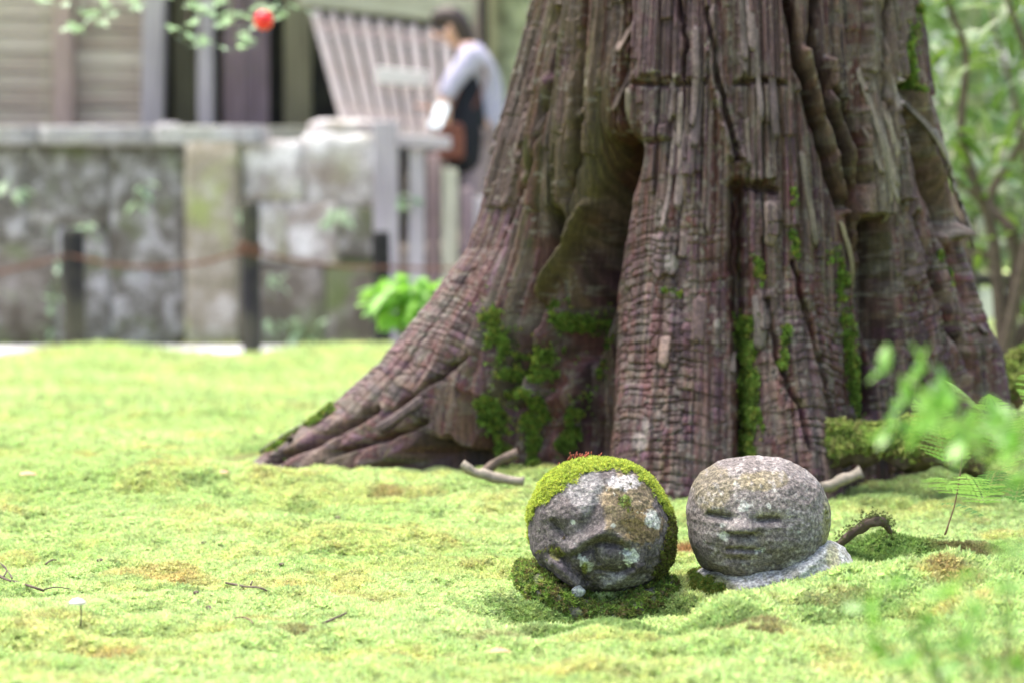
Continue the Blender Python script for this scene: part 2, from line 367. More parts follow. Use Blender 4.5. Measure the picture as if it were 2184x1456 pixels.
# ------------------------------------------------------------------ moss shoots
tuft_coll = bpy.data.collections.new('moss_shoot_shapes')
def tuft_mesh(k, nl=9):
    r = random.Random(k); V = []; Fc = []
    for i in range(nl):
        a = 2 * math.pi * (i + r.random() * .8) / nl; tilt = r.uniform(.55, 1.25) if i % 3 else r.uniform(.1, .5)
        L = r.uniform(.7, 1.15); d = Vector((math.cos(a) * math.sin(tilt), math.sin(a) * math.sin(tilt), math.cos(tilt)))
        s = Vector((-math.sin(a), math.cos(a), 0)) * .14; z0 = Vector((0, 0, r.uniform(-.3, .25)))
        b = len(V); mid = d * L * .5 + Vector((0, 0, .06))
        V += [z0, z0 + mid + s, z0 + mid - s, z0 + d * L * .95 + Vector((math.cos(a), math.sin(a), -.4)) * .12]
        Fc += [(b, b + 1, b + 3, b + 2)]
    me = pymesh('moss_shoot', V, Fc); me.materials.append(M['tuft']); o = bpy.data.objects.new('moss_shoot', me); tuft_coll.objects.link(o)
for k in range(5): tuft_mesh(k)
def gn_tree():
    g = bpy.data.node_groups.new('moss_scatter', 'GeometryNodeTree')
    g.interface.new_socket('Geometry', in_out='INPUT', socket_type='NodeSocketGeometry'); g.interface.new_socket('Geometry', in_out='OUTPUT', socket_type='NodeSocketGeometry')
    N = g.nodes.new; gi = N('NodeGroupInput'); go = N('NodeGroupOutput'); iop = N('GeometryNodeInstanceOnPoints'); ci = N('GeometryNodeCollectionInfo')
    ci.inputs['Collection'].default_value = tuft_coll; ci.inputs['Separate Children'].default_value = True; ci.inputs['Reset Children'].default_value = True
    def na(n, t):
        q = N('GeometryNodeInputNamedAttribute'); q.data_type = t; q.inputs[0].default_value = n; return q.outputs[0]
    L = g.links.new; L(gi.outputs[0], iop.inputs['Points']); L(ci.outputs[0], iop.inputs['Instance']); iop.inputs['Pick Instance'].default_value = True
    rv = N('FunctionNodeRandomValue'); rv.data_type = 'INT'
    for s in rv.inputs:
        if s.name == 'Max' and s.type == 'INT': s.default_value = 4
        if s.name == 'Min' and s.type == 'INT': s.default_value = 0
    L([s for s in rv.outputs if s.type == 'INT'][0], iop.inputs['Instance Index'])
    e2r = N('FunctionNodeEulerToRotation'); L(na('rot', 'FLOAT_VECTOR'), e2r.inputs[0]); L(e2r.outputs[0], iop.inputs['Rotation'])
    L(na('scl', 'FLOAT_VECTOR'), iop.inputs['Scale']); L(iop.outputs[0], go.inputs[0]); return g
GN = gn_tree()
def scatter(name, P, Nn, S, tint, parent=None, lean=.35):
    n = len(P); Nn = Nn + rng.normal(0, lean, (n, 3)) ; Nn /= np.linalg.norm(Nn, axis=1)[:, None]
    t = rng.normal(0, 1, (n, 3)); t -= Nn * (t * Nn).sum(1)[:, None]; t /= np.linalg.norm(t, axis=1)[:, None]; b = np.cross(Nn, t)
    rx = np.arctan2(b[:, 2], Nn[:, 2]); ry = -np.arcsin(np.clip(t[:, 2], -1, 1)); rz = np.arctan2(t[:, 1], t[:, 0])
    me = bpy.data.meshes.new(name); me.vertices.add(n); me.vertices.foreach_set('co', P.astype(np.float32).ravel())
    a = me.attributes.new('rot', 'FLOAT_VECTOR', 'POINT'); a.data.foreach_set('vector', np.stack([rx, ry, rz], 1).astype(np.float32).ravel())
    a = me.attributes.new('scl', 'FLOAT_VECTOR', 'POINT'); a.data.foreach_set('vector', np.repeat(S[:, None], 3, 1).astype(np.float32).ravel())
    a = me.attributes.new('tint', 'FLOAT_COLOR', 'POINT'); c = np.ones((n, 4), np.float32); c[:, :3] = tint; a.data.foreach_set('color', c.ravel())
    me.update(); me.materials.append(M['tuft'])
    o = link(name, me, None, parent); md = o.modifiers.new('scatter', 'NODES'); md.node_group = GN; o['kind'] = 'stuff'; return o
# trunk outline (needed to keep moss out of the wood)
CX, CY = .457, 5.2
ZL = [0, .10, .183, .284, .405, .526, .637, .758, .83, 1.06, 2, 4.5]; RL = [1.12, .99, .87, .75, .65, .555, .515, .487, .462, .41, .37, .32]
ZR = [0, .2, .315, .375, .516, .637, .84, 1.06, 2, 4.5]; RR = [.62, .61, .595, .569, .519, .483, .443, .408, .37, .32]
def trunk_R(T, Z):
    core = np.interp(Z, [-.2, 0, .2, .4, .7, 1.06, 2, 4.5], [.49, .47, .45, .43, .41, .395, .365, .32])
    def lobe(t0, sig, A): return A * np.exp(-((T - t0) / sig) ** 2)
    R = core + lobe(-79, np.interp(Z, [0, .15, .35, .7, 1.06], [12, 14, 20, 28, 34]), np.interp(Z, ZL, RL) - core)
    R += lobe(67, np.interp(Z, [0, .2, .4, .8], [15, 17, 22, 30]), np.interp(Z, ZR, RR) - core)
    R += lobe(-17, np.interp(Z, [0, .5], [15, 16]), np.interp(Z, [0, .1, .3, .6, 1.0, 1.4], [.17, .14, .085, .05, .025, 0]))
    R += lobe(12, 11, np.interp(Z, [0, .15, .4, .8, 1.2], [.14, .11, .06, .03, .01]))
    R += lobe(150, 25, np.interp(Z, [0, .3, .8], [.3, .1, 0])) + lobe(-150, 25, np.interp(Z, [0, .3, .8], [.25, .1, 0]))
    R -= lobe(-46, 9.5, np.interp(Z, [0, .1, .3, .45, .58, .85], [.13, .15, .14, .09, .045, 0.0]))
    return R
def near_moss():
    P = []
    def band(y0, y1, dens, sc):
        n = int(dens * (y1 - y0) * (1.0 + .46 * (y0 + y1) / 2)); y = rng.uniform(y0, y1, n); hw = .5 + .23 * y; x = rng.uniform(-1, 1, n) * hw
        return x, y, np.full(n, sc)
    bs = [band(2.45, 3.1, 48000, .0070), band(3.1, 4.3, 64000, .0068), band(4.3, 5.4, 40000, .0082), band(5.4, 7, 14000, .0135), band(7, 13.9, 3000, .032)]
    x = np.concatenate([b[0] for b in bs]); y = np.concatenate([b[1] for b in bs]); s = np.concatenate([b[2] for b in bs])
    z = Hh(x, y); dx = x - CX; dy = y - CY
    T = np.degrees(np.arctan2(dx, -dy)); ok = np.hypot(dx, dy) > trunk_R(T, np.maximum(z, 0)) - .01
    ok &= ~((y > 11.95) & (y < 13.85) & (z < .012))
    x, y, z, s = x[ok], y[ok], z[ok], s[ok]
    e = .004; nx = -(Hh(x + e, y) - z) / e; ny = -(Hh(x, y + e) - z) / e
    N = np.stack([nx, ny, np.ones_like(x)], 1); N /= np.linalg.norm(N, axis=1)[:, None]
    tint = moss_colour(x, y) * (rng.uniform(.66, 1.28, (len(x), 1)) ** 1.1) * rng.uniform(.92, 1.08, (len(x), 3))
    s = s * rng.uniform(.65, 1.35, len(x)) * (.75 + .6 * fbm(x * 6, y * 6, 2, 31))
    right = sstep(.1, .5, x) * sstep(4.0, 3.6, y); s = s * (1 + .6 * right) * (1 + .35 * sstep(3.6, 2.9, y))
    o = scatter('moss', np.stack([x, y, z], 1), N, s, tint)
    tag(o, 'bright yellow green moss carpet covering the garden floor', 'moss', kind='stuff')
near_moss()

# ------------------------------------------------------------------ the cedar
tree = empty('cedar_tree', (CX, CY, .05), 'massive old cedar with flared roots and peeling purple brown bark', 'tree')
def build_trunk():
    tt = np.linspace(-180, 180, 4001)
    ds = 0
    for z, w in ((.06, 1), (.2, 1), (.5, .8), (.9, .6)):
        R = trunk_R(tt, np.full_like(tt, z)); p = np.stack([R * np.sin(np.radians(tt)), -R * np.cos(np.radians(tt))], 1)
        ds = ds + w * np.linalg.norm(np.diff(p, axis=0), axis=1)
    wt = np.where(np.abs((tt[1:] + tt[:-1]) / 2) < 112, 1.0, .12); cs = np.concatenate([[0], np.cumsum(ds * wt)])
    NT = 960; th = np.interp(np.arange(NT) / NT * cs[-1], cs, tt)
    zs = np.concatenate([np.linspace(-.08, 1.2, 560), np.linspace(1.2, 4.5, 36)[1:]])
    T, Z = np.meshgrid(th, zs); B = trunk_R(T, Z)
    A = np.radians(T)
    def pos(R): return np.stack([CX + R * np.sin(A), CY - R * np.cos(A), Z], -1)
    P0 = pos(B); PX, PY = project(P0)
    front = np.clip((100 - np.abs(T)) / 8, 0, 1)
    S = np.interp(T, tt, np.concatenate([[0], np.cumsum(np.linalg.norm(np.diff(np.stack([.5 * np.sin(np.radians(tt)), .5 * np.cos(np.radians(tt))], 1), axis=0), axis=1))]))
    Lz = Z - .55 * (B - .40)                                   # runs along the root as it flares
    Sw = S + .014 * (fbm(Lz * 2.2, S * 4, 2, 41) - .5) + .0035 * (fbm(Lz * 9, S * 22, 2, 42) - .5)
    # zones where the bark breaks in rings across the root
    ring = np.clip(blob(PX, PY, 1400, 720, 150, 380) * 1.3 + blob(PX, PY, 1730, 830, 130, 230) * 1.2 + blob(PX, PY, 840, 760, 230, 150, -.75) * 1.3 + blob(PX, PY, 2030, 640, 120, 190) * 1.1, 0, 1) * front
    ring *= sstep(330, 480, PY)
    def brick(u, v, sd, jc=.5, jr=.5):
        i = np.floor(u); bd = lambda q: q + jc * (hsh(q, q * 0, sd) - .5)
        c = np.where(u < bd(i), i - 1, np.where(u >= bd(i + 1), i + 1, i)); lo, hi = bd(c), bd(c + 1); ed = np.minimum(u - lo, hi - u)
        hcol = hsh(c, c * 0 + 3, sd); w = v * (.75 + .5 * hcol) + 37.3 * hcol; j = np.floor(w); br = lambda q: q + jr * (hsh(q, c, sd + 1) - .5)
        r = np.where(w < br(j), j - 1, np.where(w >= br(j + 1), j + 1, j)); lo, hi = br(r), br(r + 1)
        return hsh(r, c, sd + 2), ed, np.minimum(w - lo, hi - w), (w - lo) / (hi - lo), hcol
    left = sstep(1370, 1310, PX) * sstep(600, 420, PY) * front; up = 1 - sstep(.15, .55, ring)
    Lv = Lz + .010 * (fbm(S * 60, Lz * 12, 3, 35) - .5)
    iA, eA, rA, fA, cA = brick(Sw / .036, Lv / .30, 151); iB, eB, rB, fB, cB = brick(Sw / .0145, Lv / .55, 161); iC, eC, rC, fC, cC = brick(Sw / .0060, Lv / .70, 171)
    rr_ = sstep(.3, .6, fbm(S * 16, Lz * 12, 3, 40)); Lr = Lz + .045 * (fbm(S * 7, Lz * 4, 3, 44) - .5) + .006 * (fbm(S * 60, Lz * 40, 2, 34) - .5)
    iR, eR, rR, fR, cR = brick(Sw / .048 + .8 * fbm(S * 25, Lz * 40, 2, 38), Lr / .0165, 181, .7, .95)
    d = up * (1 - .55 * left) * (.012 * (iA - .5) + .005 * (1 - fA) - .012 * np.exp(-eA / .07))
    d += (1 - .5 * ring) * (1 + .7 * left) * (.008 * (iB - .5) + .0012 * (1 - fB) - .007 * np.exp(-eB / .12)) + (1 - .4 * ring) * (1 + .7 * left) * (.0045 * (iC - .5))
    d += ring * (.0028 * (iR - .5) + .0018 * (1 - fR) - (.0005 + .0065 * rr_ ** 2) * np.exp(-rR / .07) - .006 * np.exp(-eR / .05) * (iR > .3) + .010 * (cA - .5) - .006 * np.exp(-eA / .05))
    d += .0035 * (fbm(Sw * 260, Lz * 14, 3, 45) - .5) * (1 - .5 * ring) + .014 * (fbm(S * 12, Lz * 7, 3, 46) - .5) + .002 * (fbm(S * 200, Lz * 160, 2, 48) - .5)
    PLC = []
    def plate(rows, h, col=None, lead=.3, jag=10):
        """a raised plate of bark: rows of (y, left, right); thickest at its torn lower end"""
        nonlocal d
        ys = [r[0] for r in rows]; wx = 5 * (fbm(PY / 16, PX * 0 + rows[0][1], 3, 58) - .5) * 2; xl = np.interp(PY, ys, [r[1] for r in rows]) + wx; xr = np.interp(PY, ys, [r[2] for r in rows]) + wx * .7
        yb = ys[-1] + jag * 2 * (fbm(PX / 11, PX * 0 + ys[-1], 3, 59) - .5); t = np.clip((PY - ys[0]) / (ys[-1] - ys[0]), 0, 1)
        m = sstep(0, 3, PX - xl) * sstep(0, 3, xr - PX) * sstep(0, 3, yb - PY) * sstep(0, 3, PY - ys[0]) * front
        d = d + m * h * (lead + (1 - lead) * t) ; 
        if col is not None: PLC.append((m, col))
    gm = np.zeros_like(d)
    def g(pts, w, dep):
        nonlocal d
        dd_ = polyd(PX + (7 if dep < .08 else 2.5) * (fbm(PX / 35, PY / 35, 2, 49) - .5) * 2, PY, pts); q = 1 / (1 + (dd_ / (w * .8)) ** 4); d = d * (1 - .7 * front * q) - front * dep * 1.35 * q
        if dep >= .04: gm[:] = np.maximum(gm, q)
    plate([(-90, 1345, 1512), (168, 1352, 1508)], .009, (.165, .12, .135)); plate([(-90, 1572, 1664), (170, 1574, 1668)], .009, (.15, .11, .115)); plate([(184, 1574, 1660), (388, 1584, 1652)], .014, (.13, .12, .095))
    plate([(10, 1506, 1532), (190, 1518, 1550), (338, 1560, 1594)], .018, (.21, .185, .19)); plate([(-90, 1836, 1896), (300, 1832, 1908), (459, 1826, 1894)], .032, (.21, .205, .155), .5, 4); plate([(-90, 1899, 1925), (200, 1901, 1932), (430, 1908, 1942)], .022, (.17, .15, .135), .5)
    plate([(180, 1350, 1440), (298, 1366, 1432)], .006, (.15, .115, .13)); plate([(290, 1412, 1500), (372, 1422, 1496)], .008, (.165, .13, .15)); plate([(420, 1926, 1966), (600, 1936, 1970)], .020, (.17, .145, .135), .4); plate([(500, 1386, 1442), (588, 1396, 1440)], .012, (.25, .22, .22), .4, 10)
    plate([(800, 1112, 1204), (846, 1120, 1194)], .035, (.22, .20, .19), .7, 9); plate([(618, 1612, 1652), (706, 1616, 1648)], .016, (.20, .17, .16), .3); plate([(428, 1612, 1668), (505, 1622, 1660)], .013, (.19, .17, .16), .3); plate([(880, 1232, 1262), (905, 1212, 1236)], .02, (.2, .18, .16), .6)
    plate([(150, 1180, 1310), (330, 1182, 1302), (440, 1186, 1266), (560, 1172, 1226), (650, 1136, 1168), (742, 1104, 1124)], .034, (.125, .118, .06), .02, 5); plate([(60, 1085, 1150), (300, 1065, 1120), (440, 1040, 1090)], .012, (.125, .105, .09)); plate([(40, 1215, 1235), (420, 1200, 1225)], .010, (.20, .17, .12)); plate([(0, 1268, 1284), (330, 1250, 1270)], .010, (.21, .17, .13))
    over_slats = front * (stroke(PX, PY, [(1715, 110), (1745, 225), (1776, 330), (1806, 450)], 9) + stroke(PX, PY, [(1765, 130), (1776, 230), (1803, 320), (1819, 430), (1838, 560), (1850, 690)], 7) + stroke(PX, PY, [(1944, 195), (1978, 320), (2012, 420), (2040, 500)], 8)); PLC.append((np.clip(over_slats, 0, 1), (.23, .20, .155)))
    d += front * .040 * (stroke(PX, PY, [(1715, 110), (1745, 225), (1776, 330), (1806, 450)], 9) + stroke(PX, PY, [(1765, 130), (1776, 230), (1803, 320), (1819, 430), (1838, 560), (1850, 690)], 7) + stroke(PX, PY, [(1944, 195), (1978, 320), (2012, 420), (2040, 500)], 8))
    # deep splits read off the trunk
    g([(1675, -30), (1698, 109), (1731, 231), (1760, 330), (1795, 440)], 8, .085)
    g([(1744, -30), (1737, 99), (1757, 211), (1787, 316), (1812, 412), (1825, 520), (1845, 650), (1856, 760), (1848, 880)], 9, .09)
    g([(1778, 191), (1820, 297), (1832, 390)], 6, .06)
    g([(1920, 190), (1961, 330), (2005, 440), (2020, 480)], 14, .10); g([(1961, 191), (1978, 280), (1994, 336)], 6, .04)
    g([(1953, 460), (1974, 542), (2019, 637), (2044, 703), (2080, 790)], 8, .035); g([(2000, 470), (2040, 560), (2075, 660)], 7, .03)
    g([(1328, 320), (1305, 420), (1280, 540), (1262, 640), (1235, 740)], 30, .14); g([(1180, 470), (1152, 590), (1122, 740), (1100, 850)], 26, .08)
    g([(1340, -20), (1338, 120), (1325, 240), (1330, 330)], 7, .03); g([(1250, -20), (1235, 150), (1240, 300), (1220, 420)], 7, .025); g([(1190, 20), (1170, 200), (1130, 360), (1085, 480)], 7, .022)
    g([(1575, 400), (1568, 540), (1578, 700), (1592, 820), (1588, 980)], 16, .05); g([(1510, 20), (1535, 200), (1575, 340)], 6, .025); g([(1450, -20), (1462, 90), (1455, 160)], 5, .02)
    g([(1560, 400), (1600, 398), (1655, 408)], 7, .022); g([(1350, 178), (1420, 182), (1505, 178)], 5, .012); g([(1570, 180), (1620, 172), (1670, 180)], 5, .012); g([(1380, 305), (1450, 300)], 5, .010)
    g([(1690, 560), (1725, 680), (1760, 800), (1790, 930)], 5, .018); g([(1640, 640), (1655, 760), (1700, 860), (1730, 960)], 5, .018); g([(1880, 0), (1870, 150), (1885, 300)], 5, .016)
    g([(562, 992), (640, 955), (717, 915), (792, 872)], 8, .05); g([(694, 971), (760, 948), (816, 934), (900, 900)], 7, .035); g([(820, 880), (900, 830), (1000, 760)], 5, .016)
    # hollow on the right, under the end of a plate
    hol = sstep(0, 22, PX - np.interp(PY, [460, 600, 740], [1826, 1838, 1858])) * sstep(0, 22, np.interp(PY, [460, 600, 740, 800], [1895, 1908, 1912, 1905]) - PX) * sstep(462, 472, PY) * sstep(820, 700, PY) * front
    d = d * (1 - .8 * hol) - .075 * hol
    # undercut of the left root: jagged lip above a dark cavity
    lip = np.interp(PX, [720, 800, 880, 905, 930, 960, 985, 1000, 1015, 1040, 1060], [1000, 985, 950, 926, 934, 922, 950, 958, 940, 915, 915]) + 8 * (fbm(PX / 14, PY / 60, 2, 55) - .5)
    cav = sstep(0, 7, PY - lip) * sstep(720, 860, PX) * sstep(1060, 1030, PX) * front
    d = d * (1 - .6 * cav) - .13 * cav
    # lumpy mossy heart of the left hollow
    lump = sstep(1120, 1160, PX) * sstep(1270, 1230, PX) * sstep(620, 680, PY) * front
    d += lump * (.05 * fbm(PX / 45, PY / 45, 3, 57))
    # ridges
    d += front * .035 * stroke(PX, PY, [(1258, 440), (1222, 545), (1160, 640), (1112, 735)], 10)
    d += front * .016 * stroke(PX, PY, [(1515, 30), (1525, 175), (1560, 330), (1585, 345)], 12)
    d = np.where(np.abs(T) > 100, d * .8, d)
    Pf = pos(B + d)
    # ---- colours: purple brown, grey brown, olive, lichen
    pal = np.array([[.125, .070, .095], [.175, .112, .105], [.070, .044, .042], [.150, .070, .068], [.225, .180, .130], [.115, .108, .055], [.185, .120, .155], [.10, .065, .06]])
    k = np.where(ring > .4, np.modf(cA * 7.7 + .25 * iR)[0], np.where(left > .5, iC, np.modf(iA * 3.1 + .35 * iB + .2 * iC)[0])); k2 = (np.modf(k * 37.7)[0] * len(pal)).astype(int) % len(pal); c = pal[k2].copy()
    c *= (1 + ring * .7 * (iR - .5) + (1 - ring) * (.5 * (iB - .5) + .6 * (iC - .5)))[..., None]
    def over(m, col): c[:] = c * (1 - m[..., None]) + np.array(col) * m[..., None]
    nA = fbm(PX / 60, PY / 160, 3, 81); nB = fbm(PX / 22, PY / 30, 3, 82); nC = 0
    over(.8 * sstep(.35, .55, nA) * blob(PX, PY, 1200, 220, 130, 420), (.13, .15, .055))
    over(.6 * sstep(.35, .6, nA) * blob(PX, PY, 1230, 430, 90, 160), (.12, .12, .045))
    over(.6 * sstep(.4, .55, nB) * blob(PX, PY, 1870, 200, 80, 330), (.20, .20, .14))
    over(.6 * sstep(.4, .55, nB) * blob(PX, PY, 1400, 800, 170, 330), (.26, .155, .135)); over(.6 * sstep(.45, .6, fbm(PX / 40 + 5, PY / 70, 3, 90)) * blob(PX, PY, 1400, 750, 170, 400), (.19, .12, .165))
    over(.5 * sstep(.45, .6, nA) * blob(PX, PY, 1730, 880, 120, 240), (.32, .25, .21))
    over(.6 * sstep(.45, .6, nB) * blob(PX, PY, 1450, 330, 110, 260), (.165, .13, .155))
    over(.55 * sstep(.4, .6, nB) * blob(PX, PY, 850, 770, 260, 160, -.75), (.27, .175, .16))
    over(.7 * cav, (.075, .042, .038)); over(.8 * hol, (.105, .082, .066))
    over(.65 * sstep(.54, .62, fbm(Sw * 150, Lz * 5, 3, 83)), (.30, .255, .205)); over(.6 * sstep(.54, .62, fbm(Sw * 120 + 7, Lz * 4, 3, 87)), (.05, .036, .034)); over(.5 * sstep(.56, .64, fbm(Sw * 60 + 3, Lz * 5, 3, 92)), (.17, .075, .06)); over(.45 * sstep(.62, .68, fbm(PX / 5, PY / 8, 2, 93)) * sstep(.45, .6, fbm(PX / 70, PY / 90, 2, 94)), (.36, .36, .33))
    for m, q in PLC: over(.6 * m, q); c[:] = c * (1 + m * (.5 * (iC - .5)))[..., None]
    lich = sstep(.62, .68, fbm(PX / 30 + 9, PY / 38, 4, 84)); over(.35 * lich * (1 - cav) * (1 - left), (.27, .30, .245))
    lich2 = sstep(.66, .70, fbm(PX / 8 + 3, PY / 9, 3, 85)) * sstep(.4, .6, fbm(PX / 90, PY / 90, 2, 88)); over(.7 * lich2 * (1 - cav), (.38, .40, .34))
    for (x, y, rx, ry) in [(1905, 190, 9, 45), (1895, 215, 6, 22), (1530, 690, 8, 10), (1520, 660, 6, 8), (1378, 910, 9, 26), (1365, 940, 20, 25), (1430, 560, 16, 20)]:
        over(.9 * sstep(.3, .6, blob(PX, PY, x, y, rx, ry) + .4 * (nB - .5)), (.50, .51, .47))
    over(.8 * stroke(PX, PY, [(1262, 400), (1240, 500), (1215, 560), (1160, 640), (1112, 735)], 10) * front, (.16, .15, .06))
    mossm = np.zeros_like(PX)
    def mm(pts, w, k=1.0): 
        nonlocal mossm
        mossm = np.maximum(mossm, k * stroke(PX, PY, pts, w))
    mm([(1590, 690), (1596, 780), (1600, 850), (1608, 910), (1600, 960)], 24); mm([(1040, 860), (1060, 930), (1050, 990)], 26, .9); mm([(1180, 750), (1190, 790)], 24); mm([(1170, 840), (1175, 890)], 24)
    mm([(1130, 890), (1150, 940), (1140, 1000)], 30); mm([(1250, 880), (1225, 960)], 16, .7); mm([(1195, 650), (1215, 700)], 24, .6)
    mm([(1780, 540), (1800, 640), (1810, 740), (1830, 880)], 17, .8); mm([(1420, 622), (1450, 628)], 9, .9); mm([(1050, 660), (1080, 780), (1070, 850)], 40, .55); mm([(1960, 20), (1935, 120), (1945, 190)], 12, .75)
    mm([(1690, 500), (1700, 560)], 10, .6); mm([(1680, 700), (1672, 780)], 9, .7); mm([(1615, 540), (1620, 600)], 14, .6); mm([(560, 960), (640, 905), (700, 870)], 14, .75); mm([(1300, 700), (1275, 800), (1240, 870)], 12, .5)
    mm([(2010, 540), (2040, 600)], 10, .6); mm([(1690, 405), (1690, 430)], 10, .6)
    mossm *= front; mk = sstep(.45, .66, mossm * (-.35 + 2.5 * fbm(PX / 17, PY / 20, 3, 86)))
    over(.6 * mk, (.12, .18, .04))
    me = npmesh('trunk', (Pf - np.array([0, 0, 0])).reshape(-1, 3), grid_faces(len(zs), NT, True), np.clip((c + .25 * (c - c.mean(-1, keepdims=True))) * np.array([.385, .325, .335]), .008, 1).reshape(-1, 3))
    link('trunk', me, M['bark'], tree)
    # normals of the smooth trunk
    du_ = np.roll(P0, -1, 1) - np.roll(P0, 1, 1); dz_ = np.gradient(P0, axis=0); N0 = np.cross(du_, dz_); N0 /= np.linalg.norm(N0, axis=2)[..., None] + 1e-12
    du2 = np.roll(Pf, -1, 1) - np.roll(Pf, 1, 1); dz2 = np.gradient(Pf, axis=0); N1 = np.cross(du2, dz2); N1 /= np.linalg.norm(N1, axis=2)[..., None] + 1e-12
    # moss shoots on the bark
    w = ((mk + .25 * mossm ** 2 * sstep(.45, .6, fbm(PX / 9, PY / 9, 2, 89))) * (Z < 1.15) * (Z > .02)).ravel(); area = (np.linalg.norm(du2, axis=2) * np.linalg.norm(dz2, axis=2)).ravel() / 2
    nn = 26000; pr = w * area; pr /= pr.sum(); idx = rng.choice(len(pr), nn, p=pr)
    Pp = Pf.reshape(-1, 3)[idx] + rng.normal(0, .002, (nn, 3)); col = np.array([.19, .32, .055]) * rng.uniform(.5, 1.4, (nn, 1)); dk_ = rng.random(nn) < .4; col[dk_] *= .4; yl = rng.random(nn) < .2; col[yl] = np.array([.30, .33, .06]) * rng.uniform(.7, 1.1, (yl.sum(), 1))
    scatter('bark_moss', Pp, N0.reshape(-1, 3)[idx], rng.uniform(.003, .008, nn), col, tree)
    return Pf, N0, PX, PY, T, Z, c, np.maximum(gm, np.maximum(hol, cav))
TP, TN, TPX, TPY, TT, TZ, TC, TG = build_trunk()
vis = (np.abs(TT) < 88) & (TZ < 1.19)
_vi = np.flatnonzero(vis.ravel()); _vx = TPX.ravel()[_vi]; _vy = TPY.ravel()[_vi]; _P = TP.reshape(-1, 3); _N = TN.reshape(-1, 3); _C = TC.reshape(-1, 3); _G = TG.ravel()
# coarse bins for quick nearest lookup
_bins = {}
for q, (bx, by) in enumerate(zip((_vx // 24).astype(int), (_vy // 24).astype(int))): _bins.setdefault((bx, by), []).append(q)
def on_bark(px, py):
    c = []
    bx, by = int(px // 24), int(py // 24)
    for a in (-1, 0, 1):
        for b in (-1, 0, 1): c += _bins.get((bx + a, by + b), [])
    if not c: return None
    c = np.array(c); i = _vi[c[np.argmin((_vx[c] - px) ** 2 + (_vy[c] - py) ** 2)]]
    return Vector(_P[i]), Vector(_N[i]), i
def bark_strip(pts, w, lift, sd=0, mat=None, taper=(.75, .6), col=None, flare=0.0, loose=False):
    """a lifted strip of bark along a path on the trunk surface; edges ragged, lower end hanging free"""
    r = random.Random(sd); pts = [np.array(p, float) for p in pts]
    seg = [np.linalg.norm(b - a) for a, b in zip(pts[:-1], pts[1:])]; tot = sum(seg); n = max(8, int(tot / 11)); S = []
    for i in range(n + 1):
        t = tot * i / n; k = 0
        while k < len(seg) - 1 and t > seg[k]: t -= seg[k]; k += 1
        q = pts[k] + (pts[k + 1] - pts[k]) * (t / seg[k]); h = on_bark(*q)
        if h is None: return None
        S.append(h)
    N = [h[1] for h in S]
    if loose and max(_G[h[2]] for h in S) > .35: return None
    if loose: col = np.mean([_C[h[2]] for h in S], axis=0) * r.uniform(.85, 1.5)
    # smooth path (the bark under it is rough)
    Pp = [h[0] for h in S]
    for _ in range(9): Pp = [Pp[0]] + [(Pp[i - 1] + Pp[i] * 2 + Pp[i + 1]) / 4 for i in range(1, n)] + [Pp[-1]]
    V = []; Fc = []; m = 5; rag = [r.uniform(-.25, .25) for _ in range(n + 1)]; rag2 = [r.uniform(-.25, .25) for _ in range(n + 1)]
    for i in range(n + 1):
        t = i / n; d = (Pp[min(i + 1, n)] - Pp[max(i - 1, 0)]).normalized(); s = N[i].cross(d).normalized(); nn = d.cross(s).normalized()
        if nn.dot(N[i]) < 0: nn = -nn
        ww = w * min(1, taper[0] + t * 6, (taper[1] + (1 - t) * 7) if w < .04 else .25 + 1.3 * (1 - t)) * (.85 + .3 * float(vn(np.array([t * 5.0]), np.array([sd * 3.7]), 5)[0])); lf = lift * (.35 + .65 * min(1, t * 1.5)) + flare * t ** 3
        th = .0035 + .003 * t
        for j in range(m):
            u = j / (m - 1) * 2 - 1; e = (rag[i] if u < 0 else rag2[i]) * abs(u) * .45
            V.append(Pp[i] + s * (u + e) * ww / 2 + d * (r.uniform(-.004, .006) if i in (0, n) else 0) + nn * (lf - .05 * ww * u * u + r.uniform(-.0008, .0008)))
        for j in range(m):
            u = 1 - j / (m - 1) * 2; e = (rag[i] if u < 0 else rag2[i]) * abs(u) * .6
            V.append(Pp[i] + s * (u + e) * ww / 2 * .96 + nn * (lf - th - .05 * ww * u * u))
    k = 2 * m
    for i in range(n):
        for j in range(k): Fc.append((i * k + j, i * k + (j + 1) % k, (i + 1) * k + (j + 1) % k, (i + 1) * k + j))
    Fc.append(tuple(range(k))[::-1]); Fc.append(tuple(n * k + j for j in range(k)))
    me = pymesh('bark_strip', V, Fc)
    pal = [(.135, .10, .095), (.16, .125, .105), (.12, .085, .085), (.19, .16, .135), (.145, .13, .095), (.17, .14, .15)]
    cc = np.array(col if col is not None else r.choice(pal)) * np.array([.55, .51, .52]) * np.array([[r.uniform(.8, 1.2)] for _ in V]); setcol(me, cc)
    return link('bark_strip', me, M['bark'], tree)
px_m = 1 / 1060.0
